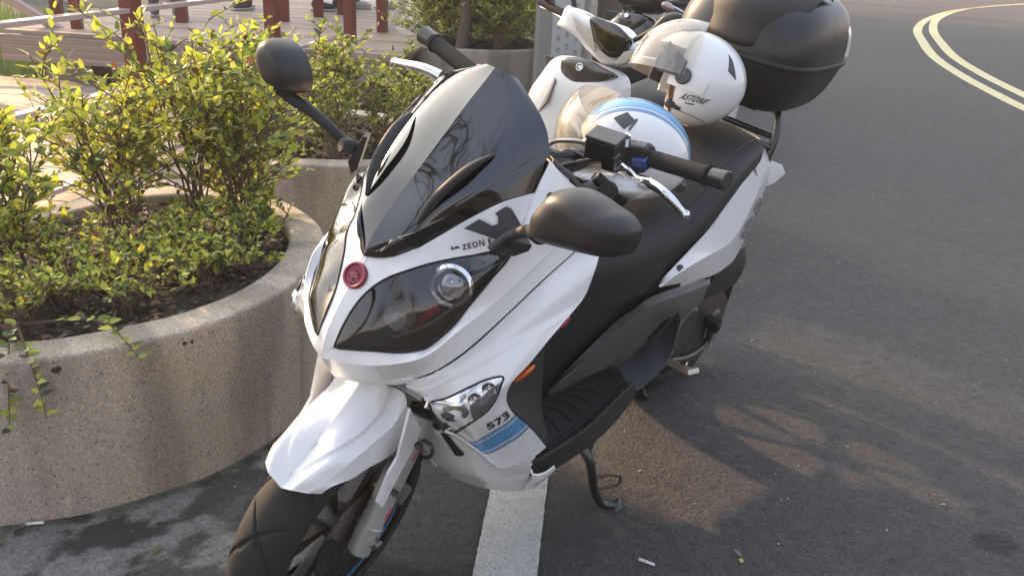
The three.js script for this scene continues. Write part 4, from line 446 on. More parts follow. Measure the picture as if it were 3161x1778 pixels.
{
  const G = 'shrubs in the second planter';
  const S = [[[-1.12, .40, -4.1], .46, 71, 'leafy shrub at the back of the second planter'], [[-.86, .40, -4.2], .5, 73, 'tall sprigged shrub in the second planter behind the mirror stalk'], [[-.62, .40, -4.15], .34, 75, 'feathery fine-leaved shrub in the second planter'], [[-.82, .40, -3.95], .36, 77, 'fine-leaved shrub at the front rim of the second planter'], [[-1.05, .40, -4.5], .45, 79, 'shaded shrub in the middle of the second planter'], [[-.55, .40, -4.5], .36, 81, 'shrub at the rear right of the second planter']];
  S.forEach(([b, h, seed, l], i) => shrub('shrub', l, G, b, { h, spread: .22, stems: 8, seed, leaf: i === 2 || i === 3 ? .02 : .036, wide: i === 2 || i === 3 ? .3 : .5, dens: i === 2 || i === 3 ? 1.7 : .9, fresh: .28 }));
}
{ // hedge with two young trees in the round planter
  const G = 'hedge shrubs in the round planter', r = rng(90);
  for (let k = 0; k < 8; k++) { const a = k / 8 * 6.283 + .3, q = k % 2 ? .42 : .28; shrub('hedge_shrub', 'dense hedge shrub in the round concrete planter', G, [-.42 + q * Math.cos(a), .42, -8.28 + q * Math.sin(a)], { h: .95, spread: .22, stems: 8, seed: 91 + k, leaf: .055, wide: .34, dens: 1.25, branchy: 12, fresh: .6, thick: .006, low: .02 }); }
  for (const [x, z, l, s] of [[-.86, -8.3, 'leaning young tree with brown trunk at the planter side', 1], [-.54, -7.72, 'slim pale-barked young tree in front of the hedge', 2]]) {
    const t = thing('young_tree', l, 'tree', [x, .42, z]), rr = rng(s * 7), w = [], L = new Leaves(), P = [V(0, -.05, 0), V(.03 * s, .4, .02), V(.09 - .06 * s, 1, .0), V(.1, 1.7, -.05), V(.05, 2.6, 0)]; const c = limb(w, P, .045, .018, 9);
    const br = []; for (let k = 0; k < 14; k++) { const o0 = c.getPointAt(.45 + .55 * k / 14), a = rr() * 6.28, e = V(Math.cos(a) * .6, .35 + .4 * rr(), Math.sin(a) * .6); const cb = limb(br, [o0, o0.clone().addScaledVector(e, .5).add(V(0, .05, 0)), o0.clone().add(e)], .012, .004, 5); for (let i = 0; i < 40; i++) { const p = cb.getPointAt(.3 + .7 * rr()).add(V((rr() - .5) * .2, (rr() - .5) * .2, (rr() - .5) * .2)); L.add(p, V(rr() - .5, rr() - .5, rr() - .5).normalize(), V(rr() - .5, 1, rr() - .5).normalize(), .07, .035, tint(rr, .3)); } }
    part(t, 'trunk', merge(w), trunkM); part(t, 'limbs', merge(br), trunkM); part(t, 'crown', L.geo(), leafM).userData.kind = 'stuff';
  }
}
{ // reeds and grass by the water, lawn beyond
  const r = rng(120), T = thing('reed_clump', 'tall bright green reed clump by the far deck corner', 'reeds', [-5.15, 0, -8.6]), L = new Leaves();
  for (let k = 0; k < 90; k++) { const x = (r() - .5) * .6, z = (r() - .5) * .5, h = .55 + .6 * r(), a = r() * 6.28, b = .05 + .2 * r(); L.blade([0, .35, .7, 1].map((f) => V(x + Math.cos(a) * b * f * f, h * f, z + Math.sin(a) * b * f * f)), .012, [.17 + .1 * r(), .30 + .1 * r(), .05]); }
  part(T, 'blades', L.geo(), leafM).userData.kind = 'stuff';
  const Gg = new Leaves(); for (let k = 0; k < 5200; k++) { const x = -4.15 - 5 * r() * r() - .05, z = -7.6 - 5 * r(), h = .08 + .28 * r() * r(), a = r() * 6.28, b = .1 * r(); Gg.blade([0, .5, 1].map((f) => V(x + Math.cos(a) * b * f * f, h * f, z + Math.sin(a) * b * f * f)), .006, [.10 + .1 * r(), .17 + .14 * r(), .04]); }
  const g = part(scene, 'grass', Gg.geo(), leafM); g.userData = { kind: 'stuff', label: 'rough green grass beyond the low deck', category: 'grass' };
}
// ---------------------------------------------------------------- trees outside the frame: bare ones mirrored in the glossy parts, leafy ones that shade the road
function tree(label, pos, H, seed, leafy, group) {
  const r = rng(seed), t = thing(leafy ? 'shade_tree' : 'bare_tree', label, 'tree', pos, 0, group), w = [], tr = [], L = new Leaves();
  const grow = (p, d, len, rad, lv) => {
    const P = [p.clone()]; let q = p.clone(), dd = d.clone(); const n = 4;
    for (let i = 0; i < n; i++) { dd.add(V((r() - .5) * .35, (r() - .3) * .18, (r() - .5) * .35)).normalize(); q = q.clone().addScaledVector(dd, len / n); P.push(q); }
    const c = limb(lv === 0 ? tr : w, P, rad, rad * .55, lv < 2 ? 8 : lv < 3 ? 5 : 4);
    if (lv >= (leafy ? 3 : 5)) { if (leafy) for (let i = 0; i < 16; i++) { const s = .34 + .34 * r(), p = q.clone().add(V(r() - .5, r() - .5, r() - .5).multiplyScalar(1.5)); L.add(p, V(r() - .5, r() - .5, r() - .5).normalize(), V(r() - .5, 1, r() - .5).normalize(), s, s * .7, [.06, .1, .03]); } return; }
    const k = lv === 0 ? 5 : 3 + Math.floor(r() * (leafy ? 2 : 1.6)); for (let i = 0; i < k; i++) { const u = lv === 0 ? .55 + .45 * i / k : .35 + .65 * (i + r()) / k, o = c.getPointAt(Math.min(1, u)), a = r() * 6.283, s = V(Math.cos(a), .35 + .5 * r(), Math.sin(a)).normalize(); grow(o, dd.clone().multiplyScalar(.55).add(s.multiplyScalar(.8)).normalize(), len * (.55 + .25 * r()), rad * (.48 + .1 * r()), lv + 1); }
  };
  grow(V(0, -.1, 0), V(0, 1, 0), H * .38, H * .018, 0);
  part(t, 'trunk', merge(tr), trunkM); part(t, 'limbs', merge(w), trunkM); if (leafy) part(t, 'crown', L.geo(), phys({ vertexColors: true, roughness: .8 })).userData.kind = 'stuff';
}
tree('bare winter tree standing to the left of the planter, mirrored in the windshield', [-3.7, 0, 2.0], 14, 203, false, 'bare trees along the road');
tree('bare winter tree across the road, mirrored in the headlights', [-4.4, 0, 9.5], 9, 205, false, 'bare trees along the road');
tree('bare winter tree by the road bend, mirrored in the headlights', [.2, 0, 11], 9, 207, false, 'bare trees along the road');

[[3.3, 27, 'leafy tree at the near end of the row beyond the deck'], [5.3, 29, 'second leafy tree of the row beyond the deck'], [7.2, 26, 'third leafy tree of the row beyond the deck'], [9.6, 28, 'fourth leafy tree of the row beyond the deck'], [14.6, 27, 'fifth leafy tree of the row beyond the deck'], [17.5, 29, 'leafy tree at the far end of the row beyond the deck']].forEach(([q, s, l], i) => tree(l, [-s * .695 + q * .719, 0, -s * .719 - q * .695], 18, 501 + i, true, 'leafy trees beyond the deck'));
// ---------------------------------------------------------------- main scooter (local frame: x left, y up, z forward, origin on the ground under the front axle)
const fontB = await new FontLoader().loadAsync('fonts/droid/droid_sans_bold.typeface.json');
const fontR = await new FontLoader().loadAsync('fonts/droid/droid_sans_regular.typeface.json');
const D = (n) => K[n].map((p) => V(p));
const STEER = 7 * R, AX0 = V(0, .62, -.20), AXD = V(0, Math.cos(27 * R), -Math.sin(27 * R));
const steerM = new THREE.Matrix4().makeTranslation(AX0.x, AX0.y, AX0.z).multiply(new THREE.Matrix4().makeRotationAxis(AXD, STEER)).multiply(new THREE.Matrix4().makeTranslation(-AX0.x, -AX0.y, -AX0.z));
const st = (g) => g.applyMatrix4(steerM);
const bike = thing('motor_scooter', 'white maxi scooter with dark tall windshield, black top case and blue side stripe', 'scooter', [-.391, 0, -1.594]);
bike.quaternion.setFromEuler(new THREE.Euler(0, -37.1 * R, 0)).multiply(new THREE.Quaternion().setFromAxisAngle(V(0, 0, 1), -11.6 * R));
const bp = (n, g, m, l) => part(bike, n, g, m, l);

// windshield: two faceted halves meeting at a centre ridge, with a lower flange
{
  const face = skin(loft([D('wsC'), D('wsM'), D('wsB')], 28, 12), .004), fl = skin(loft([D('wsF0'), D('wsF1')], 28, 3), .003);
  const w = bp('windshield', [face, mirX(face)], M.smoke, 'tall smoked black windshield with centre ridge');
  part(w, 'lower_band', [fl, mirX(fl)], M.smokeBand);
  const s = D('strip'), rows = [[], [], [], [], []];
  for (let i = 0; i <= 10; i++) {
    const t = i / 10, c = spline(s, t), wd = .0125 * Math.pow(Math.sin(Math.PI * clamp(.04 + t * .92)), .7), ax = V(.92, .22, -.32).normalize(), up = V(.25, .55, .8).normalize();
    [[-1, -.004], [-.6, .006], [0, .009], [.6, .006], [1, -.004]].forEach(([a, h], k) => rows[k].push(c.clone().addScaledVector(ax, wd * a).addScaledVector(up, h * (.35 + .65 * Math.sin(Math.PI * t)))));
  }
  const gs = skin(loft(rows, 20, 10), 0); part(w, 'air_guide', gs, M.guide); part(w, 'air_guide', mirX(gs), M.guide);
  const gr = tube([[.098, .992, -.087], [.118, 1.022, -.125], [.137, 1.052, -.176], [.149, 1.083, -.236]].map(V), .0022, 16, 6); part(w, 'groove_line', gr, M.smokeBand); part(w, 'groove_line', mirX(gr), M.smokeBand);
}
// front cowl
const S1 = loft([D('S1a'), D('S1b')], 40, 6), S1r = loft([D('S1r0'), D('S1r1'), D('S1r2')], 8, 6);
const S2u = loft([D('S2b'), D('S2c')], 48, 5), S2l = loft([D('S2c'), D('S2d')], 48, 5);
const cowl = bp('front_cowl', [S1, S1r, S2u, S2l].flatMap((g) => { const s = skin(g, .003); return [s, mirX(s)]; }), M.white);
// headlights: clear-over-dark shells recessed between the cowl strips
{
  const T = D('hT'), B = D('hB'), mid = T.map((p, i) => p.clone().add(B[i]).multiplyScalar(.5).add(V(.006, .004, .011).multiplyScalar(i === 0 ? 0 : Math.min(1, i / 3)))), N = V(.45, .25, .85);
  const deep = (k, d) => T.map((p, i) => p.clone().lerp(B[i], k).add(V(-.3, .0, -1).multiplyScalar(d * Math.min(1, i / 4) * (i > 9 ? .5 : 1))));
  const bowl = skin(loft([T, deep(.12, .03), deep(.5, .05), deep(.88, .03), B], 30, 12), 0), lens = skin(loft([T, mid, B], 30, 10), 0);
  for (const s of [1, -1]) {
    const f = s > 0 ? (g) => g : mirX, h = bp('headlight', f(bowl), M.lampDark);
    part(h, 'lens', f(lens.clone()), M.lens);
    const gk = [...T, ...B.slice(0, -1).reverse()]; part(h, 'gasket', f(tube(gk, .0022, 90, 6, true)), M.rubber);
    // projector eye
    const c = V(.135, .858, -.071), q = new THREE.Quaternion().setFromUnitVectors(V(0, 1, 0), V(.42, .2, .88).normalize());
    const pr = lathe([[.037, -.01], [.041, .0], [.041, .006], [.035, .010], [.030, .004]], 32).applyQuaternion(q).translate(c.x, c.y, c.z); part(h, 'projector_ring', f(pr), M.chrome);
    const gl = lathe([[0, .016], [.012, .014], [.022, .008], [.027, 0], [.024, -.008], [0, -.012]], 24, 1.2).applyQuaternion(q).translate(c.x, c.y, c.z); part(h, 'projector_glass', f(gl), M.chrome);
    const c2 = V(.083, .790, -.008); part(h, 'low_reflector', f(lathe([[.001, -.022], [.018, -.015], [.03, .0]], 24).applyQuaternion(q).translate(c2.x, c2.y, c2.z)), M.steel);
    part(h, 'painted_reflection', f(box(.014, .05, .006, [.115, .796, -.05], [0, .4, -.6], .002)), M.red);  // added red sliver imitating a red reflection inside the headlight
    part(h, 'divider', f(tube([[.06, .73, .025], [.1, .76, -.01], [.14, .80, -.045], [.165, .86, -.09]].map(V), .004, 12, 6)), M.plasticGrey);
  }
}
// round emblem on the nose (plain laurel-like motif)
{
  const q = new THREE.Quaternion().setFromUnitVectors(V(0, 0, 1), V(0, .52, .86).normalize()), e = V(0, .841, .029);
  const P = (g) => g.applyQuaternion(q).translate(e.x, e.y, e.z);
  const m = bp('emblem', P(lathe([[.001, .0015], [.0235, .0015], [.0245, .0], [.0245, -.004]], 40).applyMatrix4(new THREE.Matrix4().makeRotationX(Math.PI / 2))), phys({ color: lin(.16, .012, .03), roughness: .5 }));
  part(m, 'ring', P(new THREE.TorusGeometry(.0215, .0028, 8, 40).translate(0, 0, .002)), M.emblem);
  const leaves = []; for (const a of [-64, -32, 0, 32, 64]) leaves.push(P(xf(extr([[0, 0], [.0028, .006], [0, .0135], [-.0028, .006]], .0016), [0, -.004, .0028], [0, 0, a * R])));
  leaves.push(P(box(.0016, .014, .0014, [0, -.011, .0028])), P(box(.02, .0018, .0014, [0, -.012, .0028])));
  part(m, 'leaf_motif', leaves, M.emblem);
}
// side fairing below the seam, belly, lip
const S3u = surfGrid(coons(K.S3d, K.S3T, K.S3e, [K.S3d[0], K.S3e[0]]), 40, 10), S3f = coons(K.S3e, K.S3R, K.S3B, K.S3L), S3g = surfGrid(S3f, 36, 36);
const fairGeo = [S3u, S3g].map((g) => skin(g, .003));
const fair = [1, -1].map((s) => bp('side_fairing', s > 0 ? fairGeo : fairGeo.map(mirX), M.white));
const bellyGeo = skin(loft([D('Bt'), D('Bm'), D('Bc'), D('Bb')], 36, 15), .003), lipGeo = skin(loft([D('lip0'), D('lip1'), D('lip2')], 14, 8), .004);
{
  const Bq = D('Bb').slice(3), under = skin(loft([Bq, Bq.map((p) => V(p.x * .72, p.y - .05, p.z - .06)), Bq.map((p) => V(p.x * .3, .175, p.z - .12))], 20, 6), .003);
  const b = bp('belly_pan', [bellyGeo, mirX(bellyGeo), lipGeo, mirX(lipGeo), under, mirX(under)], M.belly, 'scuffed white belly pan with vent slots');
  // vent slots
  const BG = loft([D('Bt'), D('Bm'), D('Bc'), D('Bb')], 90, 40).flat(), n = V(.55, .1, .83).normalize();
  const onB = (p) => { let w = 0, h = 0; const q = BG.map((v) => { const d = v.clone().sub(p), t = d.dot(n); return [d.lengthSq() - t * t, t]; }).sort((a, b2) => a[0] - b2[0]).slice(0, 5); for (const [d, t] of q) { const k = 1 / (d + 1e-7); w += k; h += k * t; } return p.clone().addScaledVector(n, h / w + .0045); };
  const slot = (p0, p1, r) => { const ax = p1.clone().sub(p0).normalize(), sd = ax.clone().cross(n).normalize(), ring = []; for (let i = 0; i <= 28; i++) { const a = i / 28 * 2 * Math.PI; ring.push(onB((Math.cos(a) > 0 ? p1 : p0).clone().addScaledVector(ax, Math.cos(a) * r).addScaledVector(sd, Math.sin(a) * r))); } const m = onB(p0.clone().lerp(p1, .5)); return skin([ring, ring.map((p) => onB(p.clone().lerp(p0.clone().lerp(p1, .5), .5))), ring.map(() => m.clone())], 0, V(0, .5, -.5)); };
  const s1 = slot(V(.166, .529, -.105), V(.178, .481, -.146), .0105);
  part(b, 'vent_slot', s1, M.ink); part(b, 'vent_slot', mirX(s1), M.ink); part(b, 'vent_slot', slot(V(.150, .546, -.088), V(.152, .538, -.09), .007), M.ink);
  part(b, 'tow_bracket', tube([[.125, .50, -.088], [.15, .50, -.088], [.152, .475, -.092], [.118, .45, -.10], [.108, .47, -.1]].map(V), .0045, 24, 6, true), M.blackMetal);
}
// seam lines as real gaps: dark backing behind the joint
bp('seam_backing', both(tube(D('S3d').map((p) => p.clone().add(V(-.004, .0005, -.004))), .0026, 40, 6)), M.rubber);
// chin trim under the nose
{
  const g = skin(loft([[[0, .634, .044], [.05, .655, .037], [.1, .668, .008], [.132, .678, -.018]], [[0, .622, .036], [.05, .640, .028], [.1, .653, .0], [.128, .668, -.022]], [[0, .618, .01], [.05, .632, .0], [.1, .645, -.03], [.12, .66, -.04]]].map((r) => r.map(V)), 20, 6), .003);
  bp('chin_trim', both(g), M.whiteDull);
}
// turn signals on the fairing: clear lens over a chrome reflector with bulb pockets
{
  const ol = K.U_sig;
  const at = (u, v, d = 0) => { const e = 2e-3, o = S3f(u, v), n = S3f(Math.min(1, u + e), v).sub(S3f(Math.max(0, u - e), v)).cross(S3f(u, Math.min(1, v + e)).sub(S3f(u, Math.max(0, v - e)))).normalize(); if (n.x + n.z < 0) n.negate(); return o.addScaledVector(n, d); };
  const edge = ol.map(([u, v]) => at(u, v, .002)), cen = at(...K.U_cen[0], .002), cl = new THREE.CatmullRomCurve3(edge, true, 'centripetal', .2);
  const ring = cl.getPoints(120).slice(0, 120); ring.push(ring[0].clone());
  const fan = (off, k = 9) => { const g = []; for (let j = 0; j <= k; j++) g.push(ring.map((p) => p.clone().lerp(cen, j / k * .999).add(V(.5, 0, .7).multiplyScalar(off * Math.sin(j / k * Math.PI / 2))))); return g; };
  const refl = skin(fan(.002, 6), 0, V(0, .6, -.3)), lens = skin(fan(.010, 8), 0, V(0, .6, -.3));
  for (const s of [1, -1]) {
    const f = s > 0 ? (g) => g : mirX, m = bp('turn_signal', f(refl), M.chrome);
    part(m, 'lens', f(lens.clone()), M.clear);
    part(m, 'gasket', f(tube(ring.slice(0, -1).filter((_, i) => i % 2 === 0), .002, 120, 6, true)), M.rubber);
    const nrm = V(.55, .1, .8).normalize(), q = new THREE.Quaternion().setFromUnitVectors(V(0, 1, 0), nrm);
    for (const [u, v] of K.U_blobs.slice(0, 2)) { const c = at(u, v, .004); part(m, 'bulb_pocket', f(lathe([[.002, 0], [.009, .001], [.0125, .004], [.013, .005]], 20).applyQuaternion(q).translate(c.x, c.y, c.z)), M.chrome); }
    const c = at(...K.U_blobs[2], .003), fac = creased(new THREE.IcosahedronGeometry(.026, 1), .05); part(m, 'main_reflector', f(xf(fac, [0, 0, 0], [.3, .2, .1], [1, 1, .28]).applyQuaternion(new THREE.Quaternion().setFromUnitVectors(V(0, 0, 1), nrm)).translate(c.x, c.y, c.z)), M.chrome);
    const dk = K.U_dk.map(([u, v]) => at(u, v, .0055)); const c3 = at(...K.U_cen[2], .006);
    part(m, 'dark_mask', f(skin([[...dk, dk[0]], [...dk, dk[0]].map(() => c3.clone())], 0, V(0, .6, -.3))), M.greyInk);
  }
}
// blue stripe and number
{
  const ofs = (f, d) => (s, t) => { const e = 2e-3, o = f(s, t), n = f(Math.min(1, s + e), t).sub(f(Math.max(0, s - e), t)).cross(f(s, Math.min(1, t + e)).sub(f(s, Math.max(0, t - e)))).normalize(); if (n.x < 0) n.negate(); return o.addScaledVector(n, d); };
  const a = K.U_stripe0, b = K.U_stripe1;
  const L = (r, t) => { const f = t * (r.length - 1), i = Math.min(r.length - 2, Math.floor(f)), k = f - i; return [r[i][0] * (1 - k) + r[i + 1][0] * k, r[i][1] * (1 - k) + r[i + 1][1] * k]; };
  const st2 = (s, t) => { const p = L(a, s), q = L(b, s); return S3f(clamp(p[0] * (1 - t) + q[0] * t), clamp(p[1] * (1 - t) + q[1] * t)); };
  for (const s of [0, 1]) { const fl = s ? mirX : (g) => g;
    part(fair[s], 'blue_stripe', [skin(surfGrid(ofs(st2, .0008), 30, 4, 0, 1, .2, .8), 0)].map(fl), M.blue);
    for (const [v0, v1] of [[0, .13], [.88, 1]]) part(fair[s], 'stripe_edge', fl(skin(surfGrid(ofs(st2, .0008), 30, 2, 0, 1, v0, v1), 0)), M.blueDark); }
  const tx = (s, t) => { const [p, q, r2, w] = K.U_txt, m = (k) => (p[k] * (1 - s) + q[k] * s) * (1 - t) + (w[k] * (1 - s) + r2[k] * s) * t; return S3f(clamp(m(0)), clamp(m(1))); };
  part(fair[0], 'number_decal', textOn(fontB, '573', tx, { depth: .0005, off: .0012 }), M.ink);
}
const ZE = [[.128, .9237, -.0898], [.158, .9397, -.1296], [.158, .9544, -.1213], [.128, .9359, -.0832], [.115, .9166, -.0758], [.126, .9222, -.0877]].map((p) => V(p)), INS = [[.118, .9566, -.0905], [.13, .9743, -.1138], [.14, .962, -.1374], [.145, .9654, -.1466], [.145, .9788, -.1447], [.14, .9842, -.1398], [.155, .999, -.154], [.16, .9943, -.1634], [.17, .9609, -.186], [.155, .9404, -.1401], [.142, .9484, -.1164]];
// ZEON E lettering beside the windshield
{
  const f = quad(ZE[0], ZE[1], ZE[2], ZE[3]);
  const g = textOn(fontB, 'ZEON E', (s, t) => f(s, t), { off: .0035, depth: .0006 }), o = ZE[4], p = ZE[5], up = ZE[3].clone().sub(ZE[0]).multiplyScalar(.8), ri = p.clone().sub(o);
  const tri = [[0, 0], [.15, 1], [.3, .35], [.7, .75], [1, .1], [.5, .12]].map(([a, b]) => o.clone().addScaledVector(ri, a).addScaledVector(up, b).add(V(.002, .003, .003)));
  part(cowl, 'name_decal', [g, plate(tri, .0008)], M.greyInk);
  part(cowl, 'dark_inset', plate(INS.map((p) => V(p).add(V(.008, .007, .007))), .002), M.panelGrey);
  part(cowl, 'trim_screw', rod([.187, 1.02, -.232], [.193, 1.021, -.229], .007, .007, 16), M.plastic);
}
// front fender, fork and wheel (steered)
{
  const half = [D('f0'), D('fp'), D('fs'), D('fe')];
  const fg0 = loft([half[0], half[0].map((p, i) => p.clone().lerp(half[1][i], .5).add(V(.001, .006, .004).multiplyScalar(Math.min(1, i / 2)))), half[1], half[2]], 90, 36), fN = gridNormals(fg0, V(0, .26, 0));
  fg0.forEach((r, j) => r.forEach((p, i) => { const a = (i / 90 - .66) / .52, b = j / 36 / .60, d = 1 - Math.sqrt(a * a + b * b); p.addScaledVector(fN[j][i], .0055 * sstep(-.02, .09, d)); if (j === 0) p.x = 0; })); // raised oval on the fender top
  const g3 = loft([half[2], half[3]], 40, 5);
  const hs = [fg0, g3].map((g) => skin(g, .003, V(0, .26, 0))), fd = bp('front_fender', st(merge([...hs, ...hs.map(mirX)])), M.white);
  const fg = plate(D('fg').map((p) => p.setX(.112)), .006); part(fd, 'fork_guard', st(fg), M.white); part(fd, 'fork_guard', st(mirX(plate(D('fg').map((p) => p.setX(.112)), .006))), M.white);
  const a = V(.094, .245, .022), b = V(.094, .545, -.10), c = V(.094, .72, -.17);
  for (const s of [1, -1]) {
    const f = s > 0 ? (g) => g : mirX, fk = bp('fork_leg', st(f(merge([rod(a, a.clone().lerp(b, .22), .024, .027, 20, .004), rod(a.clone().lerp(b, .2), b, .0245, .0265, 20, .003), rod(b.clone().lerp(a, .14), b, .0325, .034, 20, .003)]))), M.aluPaint);
    part(fk, 'stanchion', st(f(rod(b, c, .0165, .0165, 16))), M.chrome);
    part(fk, 'dust_seal', st(f(lathe([[.017, 0], [.030, 0], [.031, .008], [.02, .014], [.017, .014]], 20).applyQuaternion(new THREE.Quaternion().setFromUnitVectors(V(0, 1, 0), c.clone().sub(b).normalize())).translate(b.x, b.y, b.z))), M.rubber);
    part(fk, 'axle_nut', st(f(merge([rod([.10, .279, .008], [.132, .281, .006], .010, .010, 12, .001), rod([.115, .28, .007], [.122, .281, .006], .015, .015, 6)]))), M.steel);
    for (const [y, z] of [[.5, -.062], [.4, -.02]]) part(fk, 'guard_bolt', st(f(rod([.112, y, z], [.128, y, z], .007, .007, 6))), M.blackMetal);
    part(fk, 'red_reflector', st(f(box(.005, .03, .009, [.117, .472, -.068], [-.45, 0, 0]))), M.red);
    part(fk, 'red_reflector', st(f(box(.005, .03, .009, [.117, .345, -.018], [-.45, 0, 0]))), M.red);
  }
  // wheel
  const wr = .258, C0 = V(0, .258, .0), pr = [], nS = 72;
  const tg = []; for (let k = 0; k <= nS; k++) { const t = -1 + 2 * k / nS, an = t * 1.95; tg.push([Math.sin(an) * .060 * (Math.abs(an) > 1.57 ? 1.02 : 1), .20 + Math.cos(an) * (Math.cos(an) > 0 ? .058 : .03)]); }
  const nA = 540, P = [], I = [], r = rng(5);
  const groove = (a, x) => { // swept sickle grooves, repeated round the tyre
    let d = 0; for (const [ph, len, k0, bend, w] of [[0, .42, -.052, .6, .0027], [.28, .36, -.02, .9, .003], [.1, .40, .054, -.6, .0027], [.36, .34, .018, -.9, .003]]) { const per = 2 * Math.PI / 9; let q = ((a - ph) % per + per) % per; if (q < len) { const s = q / len, xc = k0 + bend * .07 * (s * s * .8 + s * .35); const e = Math.abs(x - xc) / w; if (e < 1.6) d = Math.max(d, (1 - sstep(.5, 1.5, e)) * Math.min(1, 8 * s, 8 * (1 - s))); } } return d; };
  for (let i = 0; i <= nA; i++) for (let k = 0; k <= nS; k++) { const a = i / nA * 2 * Math.PI, [x, rr] = tg[k], q = rr - .006 * groove(a, x) * (rr > .21 ? 1 : 0); P.push(C0.x + x, C0.y + q * Math.sin(a), C0.z + q * Math.cos(a)); }
  for (let i = 0; i < nA; i++) for (let k = 0; k < nS; k++) { const q = i * (nS + 1) + k; I.push(q, q + nS + 1, q + 1, q + 1, q + nS + 1, q + nS + 2); }
  const tyre = new THREE.BufferGeometry(); tyre.setAttribute('position', new THREE.Float32BufferAttribute(P, 3)); tyre.setIndex(I); tyre.computeVertexNormals();
  const wheelParts = (zc, f, ty) => { const w = bp('wheel', f(lathe([[.165, -.034], [.178, -.04], [.172, -.03], [.158, -.02], [.156, .02], [.172, .03], [.178, .04], [.165, .034]], 48, .5).rotateZ(Math.PI / 2).translate(0, .258, zc)), M.blackMetal); part(w, 'tyre', f(ty.clone().translate(0, 0, zc)), M.rubber);
    const sp = []; for (let k = 0; k < 6; k++) { const a = k / 6 * 2 * Math.PI, d = V(0, Math.sin(a), Math.cos(a)), e = V(0, Math.sin(a + .25), Math.cos(a + .25)); sp.push(plate([V(.01, .258, zc).addScaledVector(d, .035), V(.014, .258, zc).addScaledVector(d, .162), V(.014, .258, zc).addScaledVector(e, .162), V(.01, .258, zc).addScaledVector(e, .04)], .022)); } sp.push(rod([-.05, .258, zc], [.05, .258, zc], .036, .036, 24, .004)); part(w, 'spokes', f(merge(sp)), M.blackMetal); return w; };
  const fw = wheelParts(0, st, tyre); wheelParts(-1.45, (g) => g, tyre);
  part(fw, 'rim_stripe', st(lathe([[.180, 0], [.186, 0], [.186, .003], [.180, .003]], 64).rotateZ(-Math.PI / 2).translate(.0435, .258, 0)), M.blue);
  part(fw, 'brake_disc', st(rod([.062, .258, 0], [.066, .258, 0], .115, .115, 48).clone()), M.steel);
  part(fw, 'brake_caliper', st(merge([box(.05, .085, .05, [.075, .335, -.085], [.75, 0, 0], .01), box(.03, .04, .06, [.085, .32, -.06], [.75, 0, 0], .006)])), M.blackMetal);
}
// mirrors
{
  const n = V(-.05, .12, 1).normalize();
  const mk = (k, sk, s) => {
    const o = D(k).map((p) => s < 0 ? p.setX(-.304 + (p.x + .304) * .74) : p.setX(.30 + (p.x - .30) * .96)), m = bp('mirror', dome(o, n, s < 0 ? .05 : .058, 26, .5, .02, 1), M.satin), c = o.reduce((a, p) => a.add(p), V(0, 0, 0)).divideScalar(o.length);
    part(m, 'mirror_glass', plate(o.map((p) => p.clone().lerp(c, .07).add(V(0, 0, -.0215))), .002), M.chrome);
    part(m, 'stalk', tube(D(sk), (t) => .0085 + .004 * t, 30, 12), M.plastic);
    const e = D(sk), a = e[e.length - 1], b = e[e.length - 2], d = a.clone().sub(b).normalize();
    part(m, 'rubber_boot', [rod(a.clone().addScaledVector(d, -.022), a.clone().addScaledVector(d, .012), .015, .019, 20, .003), rod(a.clone().addScaledVector(d, -.004), a.clone().addScaledVector(d, .003), .0205, .0205, 20, .002)], M.rubber);
    return m;
  };
  const l = mk('mL', 'stalkL', 1), r = mk('mR', 'stalkR', -1);
  part(l, 'mount_base', [plate(D('stalkLb'), .022), rod([.19, .945, -.105], [.205, .955, -.12], .022, .014, 16, .003)], M.plastic);
  part(r, 'mount_base', [plate(D('mntR').map((p) => p.add(V(-.004, 0, 0))), .03)], M.plastic); part(r, 'pivot_cap', rod([-.197, .978, -.118], [-.205, .982, -.098], .0155, .015, 24, .003), M.plastic);
}
// inner leg shield, dash
{
  const g = curve([...K.S3T.slice(2), ...K.S3R.slice(1)]).getSpacedPoints(30), in0 = g.map((p) => V(p.x - .009, p.y, p.z - .006)), in1 = g.map((p) => V(p.x - .03, p.y - .004, p.z - .045)), in2 = g.map((p) => V(p.x * .55, p.y - .02, -.40 - .1 * clamp((.9 - p.y) * 1.2))), in3 = g.map((p) => V(0, p.y - .02, -.40 - .1 * clamp((.9 - p.y) * 1.2)));
  bp('leg_shield', both(skin(loft([in0, in1, in2, in3], 30, 12), .003, V(0, .6, 0))), M.plastic);
  const e = [[.165, 1.066, -.25], [.186, 1.05, -.268], [.205, 1.032, -.286], [.236, .943, -.34]].map(V), i1 = [[.11, 1.05, -.31], [.14, 1.02, -.34], [.165, .985, -.37], [.2, .91, -.39]].map(V), i2 = [[.0, 1.02, -.36], [0, .97, -.41], [0, .94, -.43], [0, .86, -.42]].map(V);
  bp('dash_cover', both(skin(loft([e, i1, i2], 10, 8), .004, V(0, .8, -.1))), M.plastic);
  const lp = skin(loft([e.map((p) => p.clone().add(V(.001, .003, .003))), e.map((p) => p.clone().add(V(-.004, .010, -.006))), e.map((p) => p.clone().add(V(-.022, .006, -.022)))], 10, 4), .002, V(.1, .9, -.4)); for (const s of [1, -1]) bp('dash_trim', s > 0 ? lp : mirX(lp), M.plastic);
  const o = D('orange'); bp('reflector', xf(new THREE.SphereGeometry(1, 20, 14), [.255, .699, -.177], [.1, .25, -.62], [.008, .034, .018]), M.orange, 'orange side reflector');
  bp('hook', xf(new THREE.SphereGeometry(1, 16, 12), [.256, .779, -.270], [.2, .2, -.5], [.009, .026, .014]), M.pinkRed, 'small pinkish red hook');
}
